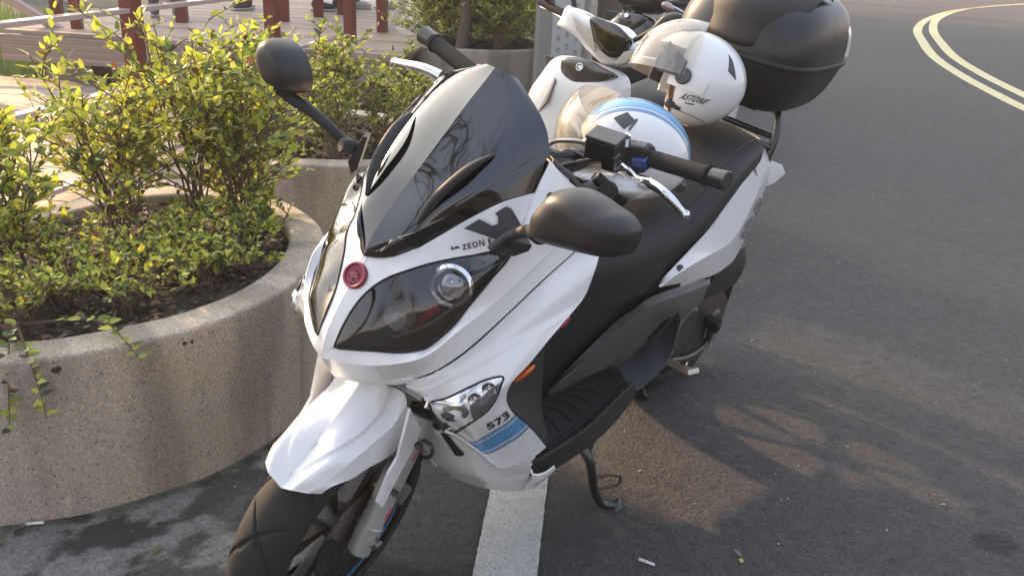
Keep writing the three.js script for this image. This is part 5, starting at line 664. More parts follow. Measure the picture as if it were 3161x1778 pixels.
// floorboards
{
  const O = D('flo'), T = D('floTop'), I = [[.17, .40, -.36], [.15, .40, -.40], [.13, .40, -.45], [.12, .40, -.53], [.13, .41, -.60], [.15, .425, -.68], [.17, .44, -.74]].map(V);
  const lipIn = T.map((p) => V(p.x - .018, p.y - .012, p.z)), bot = O.map((p) => V(p.x - .07, p.y - .012, p.z));
  const gs = [loft([bot, O], 24, 2), loft([O, T], 24, 3), loft([T, lipIn], 24, 2), loft([lipIn, I], 24, 6)].map((g) => skin(g, .004, V(.1, .3, -.5)));
  for (const s of [1, -1]) {
    const f = s > 0 ? (g) => g : mirX, m = bp('floorboard', gs.map(f), M.plastic), mat = loft([lipIn.map((p) => p.clone().add(V(-.008, .004, 0))), I.map((p) => p.clone().add(V(.012, .005, 0)))], 40, 10);
    part(m, 'rubber_mat', f(skin(mat, .003, V(.1, .2, -.5))), M.rubber);
    for (let k = 2; k < 40; k += 3) part(m, 'mat_rib', f(tube([mat[1][k], mat[5][k], mat[9][Math.max(0, k - 2)]].map((p) => p.clone().add(V(0, .001, 0))), .0022, 8, 5)), M.rubber);
  }
  const K0 = D('kick'), K1 = [[.165, .42, -.76], [.17, .43, -.84], [.18, .47, -.90], [.195, .52, -.935], [.21, .56, -.94]].map(V);
  bp('footwell_panel', both(skin(loft([K0, K0.map((p, i) => p.clone().lerp(K1[i], .5)), K1], 14, 6), .004)), M.panelGrey);
}
// spine, seat, seat stitching
function secLoft(st, k = 18, px = .75, py = .5) { return st.map(([z, yt, hw, yb, yc]) => { const r = []; for (let i = 0; i <= k; i++) { const a = (-1 + 2 * i / k) * Math.PI / 2, s = Math.sin(a), c = Math.cos(a); r.push(V(hw * Math.sign(s) * Math.pow(Math.abs(s), px), yb + (yt - yb) * Math.pow(Math.max(0, c), py), z)); } return r; }); }
{
  const gr = (rows, nu, nv) => { const cols = rows[0].map((_, i) => rows.map((r) => r[i])); return loft(cols, nu, nv); };
  bp('centre_spine', skin(gr(secLoft([[-.34, .86, .13, .36], [-.42, .76, .105, .36], [-.5, .70, .10, .36], [-.6, .70, .115, .37], [-.72, .72, .145, .40], [-.86, .74, .165, .45], [-1.0, .78, .17, .5]], 16, .6, .45), 30, 24), .003, V(0, .4, -.6)), M.plastic);
  const ss = secLoft([[-.50, .70, .03, .63], [-.515, .735, .075, .625], [-.56, .77, .115, .625], [-.66, .795, .155, .635], [-.78, .81, .18, .65], [-.88, .828, .196, .70], [-.96, .86, .203, .77], [-1.02, .905, .202, .815], [-1.08, .935, .196, .84], [-1.2, .95, .178, .88], [-1.30, .945, .155, .9], [-1.36, .93, .10, .9], [-1.375, .91, .03, .9]], 24, .72, .42);
  const sg = gr(ss, 60, 36), seat = bp('seat', skin(sg, .004, V(0, .6, -.95)), M.seat, 'stepped black leather seat');
  const line = (f, n = 40, r = .0011) => tube(Array.from({ length: n + 1 }, (_, i) => f(i / n)), r, n * 2, 5);
  const at = (u, v) => { const i = clamp(u) * 60, j = clamp(v) * 36, a = Math.min(59, Math.floor(i)), b = Math.min(35, Math.floor(j)); return sg[b][a].clone().lerp(sg[b][a + 1], i - a).lerp(sg[b + 1][a].clone().lerp(sg[b + 1][a + 1], i - a), j - b).add(V(0, .0012, 0)); };
  for (const v of [.24, .76]) part(seat, 'stitching', line((t) => at(.14 + .78 * t, v + (v < .5 ? 1 : -1) * .035 * Math.sin(t * Math.PI))), M.stitch);
  part(seat, 'stitching', line((t) => at(.60 + .05 * Math.sin(t * Math.PI), .2 + .6 * t)), M.stitch);
  part(seat, 'insert_panel', skin(shift(surfGrid((u, v) => at(.42 + u * .17 + .05 * Math.sin(v * Math.PI), .26 + v * .48), 10, 12), .0015, V(0, .6, -.95)), 0, V(0, .6, -.95)), M.seatPatch);
}
const EL = [[.221, .7039, -1.1868], [.188, .777, -1.3251], [.190, .8021, -1.2828], [.229, .7467, -1.1208]];
// side panels under the seat
{
  const up = skin(loft([D('gTop'), D('gMid')], 30, 3), .003), lo = skin(loft([D('gMid'), D('gBot')], 30, 8), .003), l2 = skin(loft([D('gLow'), D('gLow2')], 16, 3), .005);
  for (const s of [1, -1]) { const f = s > 0 ? (g) => g : mirX, m = bp('side_panel', f(merge([up, lo])), M.plasticGrey); part(m, 'lower_rib', f(l2.clone()), M.plasticGrey); }
  const tu = skin(loft([D('tT'), D('tC')], 30, 5), .003), tl = skin(loft([D('tC'), D('tL')], 30, 5), .003);
  for (const s of [1, -1]) {
    const f = s > 0 ? (g) => g : mirX, m = bp('tail_panel', f(merge([tu, tl])), M.white); part(m, 'bolt_recess', f(rod([.2085, .708, -.853], [.2155, .711, -.851], .009, .009, 18)), M.panelGrey);
    if (s > 0) part(m, 'name_decal', textOn(fontB, 'elite 250', quad(...EL), { off: .0045, depth: .0006, slant: .05 }), M.greyInk);
  }
  // tail end: rear cap, lamp, indicators
  bp('tail_cap', skin(loft([[[.16, .90, -1.24], [.14, .905, -1.34], [.09, .91, -1.42], [0, .91, -1.45], [-.09, .91, -1.42], [-.14, .905, -1.34], [-.16, .90, -1.24]], [[.18, .84, -1.28], [.155, .85, -1.40], [.10, .855, -1.50], [0, .855, -1.54], [-.10, .855, -1.50], [-.155, .85, -1.40], [-.18, .84, -1.28]], [[.18, .79, -1.34], [.15, .79, -1.43], [.09, .78, -1.50], [0, .775, -1.52], [-.09, .78, -1.50], [-.15, .79, -1.43], [-.18, .79, -1.34]]].map((r) => r.map(V)), 30, 8), .004, V(0, .8, -1.2)), M.white);
  for (const s of [1, -1]) { const f = s > 0 ? (g) => g : mirX, m = bp('rear_indicator', f(creased(plate([[.135, .865, -1.42], [.15, .85, -1.47], [.155, .82, -1.50], [.15, .795, -1.45], [.14, .79, -1.39], [.135, .83, -1.37]].map(V), .03), .4)), M.white); part(m, 'reflector', f(plate([[.13, .86, -1.42], [.145, .85, -1.46], [.15, .82, -1.485], [.145, .80, -1.45], [.135, .80, -1.40]].map(V), .008)), M.alu); }
}
bp('underbody', [box(.18, .16, .46, [0, .275, -.64], [0, 0, 0], .03), box(.3, .06, .4, [0, .355, -.58], [0, 0, 0], .02)], M.plastic);
// engine, rear mudguard, exhaust side, stands
{
  const cv = bp('transmission_cover', [plate([[.14, .40, -1.0], [.14, .35, -1.1], [.14, .30, -1.2], [.14, .27, -1.3], [.14, .29, -1.38], [.14, .36, -1.41], [.14, .43, -1.39], [.14, .50, -1.3], [.14, .53, -1.2], [.14, .54, -1.08]].map(V), .07), rod([.13, .42, -1.12], [.185, .42, -1.12], .085, .075, 32, .012), rod([.13, .36, -1.32], [.182, .36, -1.32], .07, .06, 32, .012)], phys({ color: lin(.06, .052, .046), roughness: .5, metalness: .3, roughnessMap: rep(smudgeTex, 3) }), 'grimy grey transmission cover');
  bp('engine_block', [box(.2, .2, .4, [0, .34, -1.08], [.1, 0, 0], .03), box(.16, .12, .3, [0, .45, -.95], [0, 0, 0], .03), box(.22, .06, .18, [.02, .27, -.92], [0, 0, 0], .015)], M.steel);
  bp('rear_mudguard', skin(loft([[[.19, .64, -1.12], [.185, .63, -1.26], [.17, .615, -1.38], [.12, .60, -1.44]], [[.205, .60, -1.12], [.2, .58, -1.26], [.185, .555, -1.4], [.13, .54, -1.47]], [[.2, .53, -1.10], [.195, .51, -1.25], [.18, .49, -1.40], [.13, .47, -1.47]]].map((r) => r.map(V)), 14, 8), .006), M.plastic);
  bp('rear_fender', lathe([[.272, -.07], [.285, -.05], [.29, 0], [.285, .05], [.272, .07]], 30, 1.2).applyMatrix4(new THREE.Matrix4().makeRotationZ(Math.PI / 2)).translate(0, .258, -1.45), M.plastic).visible = true;
  bp('kick_lever', tube([[.19, .345, -1.06], [.2, .33, -1.13], [.2, .322, -1.21], [.2, .335, -1.268], [.2, .385, -1.262]].map(V), .0095, 30, 10), M.blackMetal);
  bp('kick_pedal', box(.045, .04, .03, [.2, .40, -1.262], [.3, 0, 0], .006), M.rubber);
  const pg = D('peg'), fp = bp('passenger_footpeg', plate([pg[0].clone().add(V(0, .0, .014)), pg[2].clone().add(V(-.01, .002, .018)), pg[2].clone().add(V(.012, 0, -.004)), pg[2].clone().add(V(-.03, -.01, -.018)), pg[0].clone().add(V(0, 0, -.016))], .014), M.alu);
  part(fp, 'peg_tread', plate([pg[1].clone().add(V(0, .009, .012)), pg[2].clone().add(V(-.02, .009, .012)), pg[2].clone().add(V(-.03, .007, -.01)), pg[1].clone().add(V(0, .008, -.012))], .004), M.chrome);
  const sd = bp('side_stand', [tube([[.16, .25, -.66], [.215, .205, -.672], [.25, .10, -.70], [.272, .068, -.72], [.298, .064, -.75]].map(V), (t) => .013 - .002 * t, 30, 12), xf(new THREE.SphereGeometry(1, 16, 10), [.296, .064, -.75], [.3, .5, -.2], [.014, .007, .022])], M.blackMetal);
  part(sd, 'stand_tang', tube([[.238, .150, -.69], [.262, .150, -.742], [.275, .133, -.768], [.276, .117, -.764], [.262, .113, -.73], [.246, .115, -.70]].map(V), .0038, 30, 8), M.blackMetal);
  part(sd, 'spring', tube(Array.from({ length: 90 }, (_, i) => V(.20 + .035 * i / 89 + .006 * Math.cos(i * 1.1), .235 - .06 * i / 89, -.69 + .006 * Math.sin(i * 1.1))), .0014, 180, 5), M.steel);
  bp('stand_bracket', box(.03, .05, .02, [.19, .235, -.685], [0, 0, -.4], .004), M.blackMetal);
}
// handlebar assembly (steered)
const stp = (n, g, m, l) => bp(n, st(Array.isArray(g) ? merge(g) : g), m, l);
{
  const gl = [V(.205, 1.05, -.536), V(.338, 1.077, -.513), V(.375, 1.083, -.509)], gR = [V(-.19, 1.078, -.468), V(-.335, 1.09, -.508), V(-.378, 1.088, -.522)];
  stp('handlebar', tube([gl[0], V(.1, 1.02, -.50), V(0, .99, -.44), V(-.1, 1.04, -.44), gR[0]], .011, 30, 10), M.blackMetal);
  for (const [a, b, c] of [gl, gR]) {
    const d = b.clone().sub(a).normalize(), g = [];
    const L = a.distanceTo(b), pr = []; for (let i = 0; i <= 160; i++) { const t = i / 160; pr.push([.0178 + .00035 * Math.sin(t * 260) + (t > .97 ? .003 : 0) + (t < .03 ? .004 : 0), t * L]); }
    const gg = lathe([[.001, 0], ...pr, [.001, L]], 24, .9).applyQuaternion(new THREE.Quaternion().setFromUnitVectors(V(0, 1, 0), d)).translate(a.x, a.y, a.z);
    const m = stp('grip', gg, M.rubber); part(m, 'bar_end', st(merge([rod(b, b.clone().addScaledVector(d, .01), .012, .012, 20), rod(b.clone().addScaledVector(d, .006), b.clone().addScaledVector(d, .044), .0175, .0205, 24, .002)])), M.blackMetal);
  }
  const d = gl[1].clone().sub(gl[0]).normalize(), a = gl[0];
  const sw = stp('switch_housing', [rod(a.clone().addScaledVector(d, -.048), a.clone().addScaledVector(d, .004), .0265, .0265, 24, .004), box(.05, .056, .046, [a.x - .022, a.y - .006, a.z + .004], [0, .1, .2], .008)], M.plastic);
  part(sw, 'blue_switch', st(box(.03, .02, .024, [a.x - .006, a.y - .006, a.z + .02], [.4, .15, .2], .004)), M.blueSwitch);
  part(sw, 'switch_key', st(box(.024, .006, .016, [a.x - .02, a.y + .022, a.z + .006], [.3, .1, .2], .002)), M.panelGrey);
  stp('clamp_ring', rod(a.clone().addScaledVector(d, -.062), a.clone().addScaledVector(d, -.05), .019, .019, 24, .002), M.alu);
  const q = D('reserv'), rs = stp('brake_reservoir', box(.066, .042, .05, [.142, 1.062, -.452], [.22, .06, .10], .004), M.plastic);
  part(rs, 'reservoir_cap', st(box(.068, .007, .052, [.140, 1.087, -.447], [.22, .06, .10], .002)), M.panelGrey);
  part(rs, 'clamp_block', st(box(.03, .034, .03, [.165, 1.045, -.446], [.2, 0, .15], .005)), M.blackMetal);
  const hb = D('hub'); stp('mirror_bolt', [rod(hb[1].clone().add(V(0, -.004, 0)), hb[0], .0085, .0085, 6), rod(hb[0], hb[0].clone().add(V(0, .005, 0)), .007, .007, 16)], M.chrome); stp('key_tag', box(.006, .03, .002, hb[2].toArray(), [0, .2, -.3]), M.alu);
  const lv = (k, n) => { const P = D(k), g = tube(P, (t) => .0135 - .0055 * t, 40, 10); return stp(n, [g, new THREE.SphereGeometry(.0098, 16, 12).translate(...P[P.length - 1].toArray())], M.chrome); };
  part(lv('leverL', 'brake_lever'), 'lever_pivot', st(rod([.16, 1.012, -.492], [.16, 1.034, -.488], .012, .012, 20, .002)), M.blackMetal); lv('leverR', 'brake_lever');
  stp('brake_hose', tube([...D('hub').slice(4)], .0048, 40, 8), M.hose); stp('hose_banjo', [rod(hb[4].clone().add(V(-.008, -.006, 0)), hb[4].clone().add(V(.008, .008, 0)), .008, .008, 12), rod(hb[5].clone().add(V(-.006, 0, 0)), hb[5].clone().add(V(.006, .006, 0)), .0065, .0065, 12)], M.alu);
  stp('cable', tube(D('cab2'), .0038, 24, 8), M.cable); stp('cable', tube(D('cab3'), .006, 24, 8), M.cable);
  stp('cable', tube([[.13, 1.03, -.46], [.08, 1.0, -.44], [.03, .96, -.42], [.01, .9, -.40]].map(V), .0045, 24, 8), M.cable); stp('cable', tube([[.12, 1.02, -.475], [.07, .985, -.46], [.02, .95, -.44], [.0, .88, -.42]].map(V), .005, 24, 8), M.cable);
  // centre cover, key barrel, red button
  const cw = D('cowlw'), cc = cw.reduce((s, p) => s.add(p), V(0, 0, 0)).divideScalar(cw.length).add(V(.0, -.002, .008)), ring = [...cw, cw[0]];
  const cv = stp('handlebar_cover', [skin([ring.map((p) => p.clone().add(V(-.01, -.03, -.05))), ring, ring.map((p) => p.clone().lerp(cc, .5).add(V(0, .002, .006))), ring.map(() => cc.clone().add(V(0, .003, .008)))], 0, cc.clone().add(V(0, -.02, -.05)))], M.white); stp('handlebar_core', rod([-.14, .96, -.475], [.09, .965, -.47], .036, .04, 20, .01), M.plastic);
  part(cv, 'vent', st(plate([[.11, .992, -.425], [.13, .992, -.425], [.148, 1.0, -.425], [.13, .984, -.425]].map(V), .006)), M.ink); part(cv, 'red_button', st(box(.028, .016, .012, [.092, .972, -.428], [.3, .2, .1], .003)), M.red);
  part(cv, 'black_bezel', st(rod([.178, .985, -.448], [.186, .99, -.433], .02, .02, 24, .003)), M.plastic);
  const cy = D('cyl').map((p) => p.add(V(0, 0, .012))); const tl = stp('clamp_lamp', [rod(cy[0], cy[1], .0125, .0125, 24, .002), rod(cy[1], cy[2], .0135, .0135, 24, .002)], M.plastic); part(tl, 'end_cap', st(rod(cy[0].clone().add(V(-.003, .002, .002)), cy[0], .0115, .0115, 20)), M.panelGrey); part(tl, 'ring', st(rod(cy[1].clone().lerp(cy[0], .08), cy[1], .0145, .0145, 20)), M.alu);
  stp('kill_switch', [box(.03, .034, .03, [-.172, 1.078, -.462], [0, 0, 0], .006)], M.plastic); stp('starter_button', box(.018, .01, .012, [-.176, 1.103, -.452], [.2, .3, .2], .002), M.red);
}
// rack and top case
{
  const rk = bp('rack', [tube([[.146, .80, -1.392], [.138, .86, -1.395], [.134, .92, -1.41], [.11, .985, -1.44], [.07, .985, -1.49], [.05, .985, -1.58]].map(V), .0115, 30, 10), tube([[-.146, .80, -1.392], [-.138, .86, -1.395], [-.134, .92, -1.41], [-.12, .985, -1.44], [-.1, .985, -1.50], [-.1, .985, -1.62]].map(V), .0115, 30, 10), rod([-.13, .93, -1.412], [.13, .93, -1.412], .009, .009, 12), box(.18, .012, .22, [-.03, .991, -1.5], [0, 0, 0], .004), box(.03, .03, .03, [.146, .80, -1.39], [0, 0, 0], .004), tube([[.135, .9, -1.405], [.1, .915, -1.36], [.04, .925, -1.33], [-.04, .925, -1.33], [-.1, .915, -1.36], [-.135, .9, -1.405]].map(V), .0105, 30, 10)], M.blackMetal);
}
// ---------------------------------------------------------------- top case, helmets
const onBike = (o, p) => { bike.updateMatrixWorld(true); o.quaternion.copy(bike.quaternion); o.position.copy(V(p).applyMatrix4(bike.matrixWorld)); return o; };
const superE = (hw, hd, y, k, n = 48) => Array.from({ length: n + 1 }, (_, i) => { const a = i / n * 2 * Math.PI, c = Math.cos(a), s = Math.sin(a); return V(hw * Math.sign(c) * Math.pow(Math.abs(c), 2 / k), y, hd * Math.sign(s) * Math.pow(Math.abs(s), 2 / k)); });
{
  const t = onBike(thing('top_case', 'glossy black rounded top case with padded backrest on the rear rack', 'top case'), [-.032, .995, -1.51]); t.scale.setScalar(.97);
  const up = (rows, c) => skin(loft(rows, 48, rows.length * 3), 0, c);
  const C = V(0, .1, 0), ring = (hw, hd, y, k = 3.5, dz = 0) => superE(hw, hd, y, k).map((p) => p.add(V(0, 0, dz)));
  const low = part(t, 'tub', up([ring(.02, .02, 0), ring(.13, .15, 0), ring(.165, .185, .012), ring(.195, .215, .06), ring(.212, .232, .125), ring(.214, .234, .138)], C), M.satin);
  part(low, 'rim_lip', up([ring(.214, .234, .138), ring(.221, .241, .142), ring(.221, .241, .152), ring(.215, .235, .156)], C), M.plastic);
  const lid = part(t, 'lid', up([ring(.215, .235, .156), ring(.213, .233, .185), ring(.205, .225, .235, 3.3, -.004), ring(.182, .2, .285, 3.1, -.01), ring(.13, .14, .318, 2.8, -.016), ring(.02, .02, .328, 2.4, -.02)], C), phys({ color: lin(.012, .012, .013), roughness: .42, clearcoat: .35, clearcoatRoughness: .2 }));
  part(lid, 'white_rear_panel', skin(shift(loft([[[.205, .17, -.1], [.2, .17, -.14], [.165, .17, -.2]], [[.195, .225, -.1], [.185, .23, -.14], [.15, .23, -.19]], [[.165, .275, -.08], [.155, .28, -.115], [.12, .285, -.155]]].map((r) => r.map(V)), 10, 8), .012, C), .004, C), M.white);
  part(low, 'rear_reflector', box(.012, .018, .06, [.2, .147, -.125], [0, .35, 0], .004), M.red);
  // backrest pad
  const pad = loft([-.155, -.14, -.07, 0, .07, .14, .155].map((x) => { const e = 1 - Math.pow(Math.abs(x) / .158, 6), z0 = .216 - .09 * (x / .158) ** 2; return [[x, .165 + .02 * (1 - e), z0 + .008], [x, .18, z0 + .035 * e], [x, .225, z0 + .028 * e], [x, .285, z0 - .004 + .02 * e], [x, .330 - .012 * (1 - e), z0 - .05], [x, .345 - .02 * (1 - e), z0 - .12], [x, .33 - .02 * (1 - e), z0 - .15]].map(V); }), 18, 26); part(t, 'backrest_pad', skin(pad, 0, V(0, .2, .05)), phys({ color: lin(.026, .022, .02), roughness: .5, bumpMap: rep(grainTex, 7), bumpScale: .0007 }));
  const tr = [-.17, -.155, -.08, 0, .08, .155, .17].map((x) => V(x, .157, .228 - .115 * (x / .17) ** 2)); part(t, 'front_lip', tube(tr, .006, 30, 8), M.satin);
}
function helmet(name, label, at, face, tilt, o) { // local: z forward (face), y up, x left
  const t = onBike(thing(name, label, 'helmet', [0, 0, 0], 0, 'helmets left on the seat'), at);
  t.quaternion.multiply(new THREE.Quaternion().setFromEuler(new THREE.Euler(tilt[0], face, tilt[1], 'YXZ')));
  const { a = .122, b = .132, c = .148, cut = -.115, brow = 30, jaw = 62 } = o;
  const S = (el, az, k = 1) => V(a * k * Math.cos(el) * Math.sin(az), b * k * Math.sin(el), c * k * Math.cos(el) * Math.cos(az) - (Math.sin(el) < 0 ? .012 * Math.sin(el) : 0));
  // face opening: elevation limit as a function of azimuth
  const lim = (az) => { const q = Math.abs(az) / R; return q > jaw + 14 ? -90 : q > jaw ? brow - (brow + 90) * sstep(jaw, jaw + 14, q) : brow - 6 * (q / jaw) ** 2; };
  const g = [], liner = [], nA = 96, nE = 40;
  for (let j = 0; j <= nE; j++) { const r1 = [], r2 = []; for (let i = 0; i <= nA; i++) { const az = -Math.PI + 2 * Math.PI * i / nA, lo = Math.max(lim(az) * R, Math.asin(cut / b)), el = lo + (Math.PI / 2 - lo) * j / nE; r1.push(S(el, az)); r2.push(S(el, az, .88)); } g.push(r1); liner.push(r2); }
  const sh = part(t, 'shell', creased(strip(skin(g, 0, V(0, 0, 0))), 1.0), M.white);
  part(t, 'liner', skin(liner, 0, V(0, 0, 0)), M.liner);
  part(sh, 'edge_trim', skin(loft([g[0], g[0].map((p, i) => p.clone().lerp(liner[0][i], .5).add(V(0, -.003, 0))), liner[0]], nA, 4), 0, V(0, .1, 0)), M.liner);
  return { t, sh, S };
}
{ // open-face helmet with lifted visor
  const { t, sh, S } = helmet('open_face_helmet', 'glossy white open-face helmet with clear visor and side lettering leaning on the top case', [-.02, 1.075, -1.115], -60 * R, [-.10, .36], { a: .111, b: .12, c: .134 });
  const vs = []; for (let j = 0; j <= 14; j++) { const r = []; for (let i = 0; i <= 40; i++) { const az = (-84 + 168 * i / 40) * R, el = (-12 + (76 + 12) * j / 14) * R; r.push(S(el, az, 1.10 + .10 * Math.cos(az) * (1 - j / 14)).add(V(0, .012, .012))); } vs.push(r); }
  const v = part(t, 'visor', skin(vs, .0015, V(0, 0, 0)), M.visor); for (const s of [1, -1]) { const g = skin(surfGrid((u, w) => S((-14 + 34 * w * (1 - .5 * u)) * R, (52 + 26 * u) * R, 1.12).add(V(0, .01, .012)), 6, 8), .002, V(0, 0, 0)); part(v, 'visor_frame', s > 0 ? g : mirX(g), M.panelGrey); }
  for (const s of [1, -1]) { const f = s > 0 ? (g) => g : mirX; const pl = part(t, 'pivot_plate', f(skin(surfGrid((u, w) => { const az = 60 + 40 * u, el = -20 + 28 * w * (1 - .4 * u) - 1 * u; return S(el * R, az * R, 1.055); }, 8, 6), .006, V(0, 0, 0))), M.whiteDull); const c = S(-7 * R, 74 * R, 1.06), n = c.clone().normalize(); part(pl, 'pivot_cap', f(rod(c, c.clone().addScaledVector(n, .007), .021, .019, 28, .002)), M.panelGrey); }
  part(sh, 'top_vent', skin(surfGrid((u, w) => S((58 + 16 * w) * R, (-40 + 80 * u) * R, 1.045), 8, 4), .006, V(0, 0, 0)), M.plasticGrey);
  part(sh, 'side_vent', skin(surfGrid((u, w) => S((16 + 22 * w - 6 * u) * R, (118 + 14 * u * (1 - .6 * w)) * R, 1.008), 6, 6), .003, V(0, 0, 0)), M.panelGrey);
  part(sh, 'lettering', textOn(fontB, 'ASTONE', (s, q) => S((-34 + 8 * q + 4 * s) * R, (78 + 36 * s) * R, 1.0), { off: .001, slant: .12 }), M.greyInk);
  part(sh, 'emblem_bar', skin(surfGrid((u, w) => S((-38 + 2 * w + 2 * u) * R, (88 + 12 * u) * R, 1.004), 6, 2), 0, V(0, 0, 0)), M.greyInk);
  part(sh, 'chin_slot', [xf(new THREE.SphereGeometry(1, 16, 10), S(-44 * R, 68 * R, 1.0).toArray(), [0, 1.15, 0], [.014, .013, .006]), xf(new THREE.SphereGeometry(1, 14, 8), S(-46 * R, 78 * R, 1.0).toArray(), [0, 1.3, -.25], [.016, .005, .005])], M.ink);
  part(sh, 'snap_stud', rod(S(-30 * R, 60 * R, 1.0), S(-30 * R, 60 * R, 1.03), .005, .004, 12), M.alu);
  part(sh, 'waist_groove', tube(Array.from({ length: 40 }, (_, i) => S((-50 - 3 * Math.sin(i / 39 * 3)) * R, (74 + 210 * i / 39) * R, 1.001)), .0012, 60, 5), M.greyInk);
}
{ // half helmet with blue stripe and bubble visor
  const { t, sh, S } = helmet('half_helmet', 'white half helmet with blue centre stripe and clear bubble visor lying on the front seat', [.03, .952, -.805], -52 * R, [-.30, -.18], { a: .114, b: .116, c: .136, cut: -.075, brow: -8, jaw: 58 });
  const line = (az) => skin(surfGrid((u, w) => { const el = (10 + 150 * u) * R, x = (az + (w - .5) * (az ? 5 : 17)) * R; const p = S(Math.min(el, Math.PI - el), 0, 1.004); return V(.114 * Math.sin(x) * 1.004, Math.sin(el) * .116 * Math.cos(x) * 1.008, Math.cos(el) * .136 * Math.cos(x) * 1.008); }, 40, 3), 0, V(0, 0, 0));
  part(sh, 'blue_stripe', line(0), M.blue); part(sh, 'stripe_edge', line(14), M.blueDark); part(sh, 'stripe_edge', line(-14), M.blueDark);
  const vs = []; for (let j = 0; j <= 14; j++) { const r = []; for (let i = 0; i <= 36; i++) { const az = (-70 + 140 * i / 36) * R, el = (-58 + 76 * j / 14) * R; r.push(S(el, az, 1.16 + .14 * Math.cos(az)).add(V(0, .01, .02))); } vs.push(r); }
  part(t, 'bubble_visor', skin(vs, .0015, V(0, 0, 0)), M.visor);
  part(sh, 'vent', skin(surfGrid((u, w) => S((34 + 16 * w) * R, (30 + 22 * u) * R, 1.006), 5, 4), .002, V(0, 0, 0)), M.panelGrey); part(sh, 'rear_clip', box(.03, .025, .03, S(-8 * R, 172 * R, 1.02).toArray(), [0, 0, 0], .004), M.panelGrey);
}
// ---------------------------------------------------------------- other parked scooters
function wheelSet(t, z, r = .235) { const w = part(t, 'wheel', lathe([[.15, -.03], [.165, -.036], [.15, -.015], [.15, .015], [.165, .036], [.15, .03]], 32).rotateZ(Math.PI / 2).translate(0, r, z), M.alu); part(w, 'tyre', new THREE.TorusGeometry(r - .045, .046, 14, 40).rotateY(Math.PI / 2).translate(0, r, z), M.rubber); const sp = []; for (let k = 0; k < 5; k++) { const a = k / 5 * 6.283; sp.push(rod([0, r, z], [0, r + .15 * Math.sin(a), z + .15 * Math.cos(a)], .018, .014, 8)); } part(w, 'spokes', sp, M.alu); }
function scooterBody(t, m, trim, seatM) {
  wheelSet(t, .14); wheelSet(t, -1.16);
  part(t, 'front_fender', lathe([[.255, -.065], [.268, -.04], [.272, 0], [.268, .04], [.255, .065]], 24, 1.2).rotateZ(Math.PI / 2).translate(0, .235, .14), trim);
  part(t, 'fork', [rod([.07, .235, .14], [.06, .6, -.03], .018), rod([-.07, .235, .14], [-.06, .6, -.03], .018)].map((g) => g)[0], M.alu); part(t, 'fork', rod([-.07, .235, .14], [-.06, .6, -.03], .018), M.alu);
  const gr = (rows, nu, nv) => loft(rows[0].map((_, i) => rows.map((r) => r[i])), nu, nv);
  part(t, 'floorboard', box(.34, .06, .46, [0, .29, -.28], [0, 0, 0], .02), M.plastic);
  part(t, 'inner_shield', skin(loft([[[-.19, .92, -.02], [0, .93, -.04], [.19, .92, -.02]], [[-.2, .7, -.08], [0, .7, -.11], [.2, .7, -.08]], [[-.17, .33, -.1], [0, .33, -.1], [.17, .33, -.1]]].map((r) => r.map(V)), 12, 10), .01, V(0, .6, .5)), M.panelGrey);
  part(t, 'body', skin(gr(secLoft([[-.48, .66, .10, .28], [-.56, .70, .14, .28], [-.8, .72, .165, .34], [-1.05, .74, .165, .46], [-1.3, .78, .12, .58], [-1.42, .80, .05, .7]], 16, .6, .45), 20, 20), 0, V(0, .5, -.9)), m);
  part(t, 'seat', skin(gr(secLoft([[-.46, .72, .06, .66], [-.52, .775, .12, .66], [-.7, .79, .15, .68], [-.9, .80, .16, .70], [-1.1, .83, .14, .73], [-1.28, .83, .09, .76], [-1.33, .80, .03, .76]], 16, .7, .42), 24, 20), 0, V(0, .6, -.9)), seatM);
  part(t, 'grab_rail', tube([[.13, .78, -1.1], [.12, .84, -1.3], [0, .86, -1.42], [-.12, .84, -1.3], [-.13, .78, -1.1]].map(V), .012, 30, 8), M.plastic);
  part(t, 'steering_column', rod([0, .6, -.03], [0, 1.0, -.1], .03), M.plastic);
}
const orient = (t, lean) => t.quaternion.setFromEuler(new THREE.Euler(0, -37 * R, 0)).multiply(new THREE.Quaternion().setFromAxisAngle(V(0, 0, 1), -lean * R));
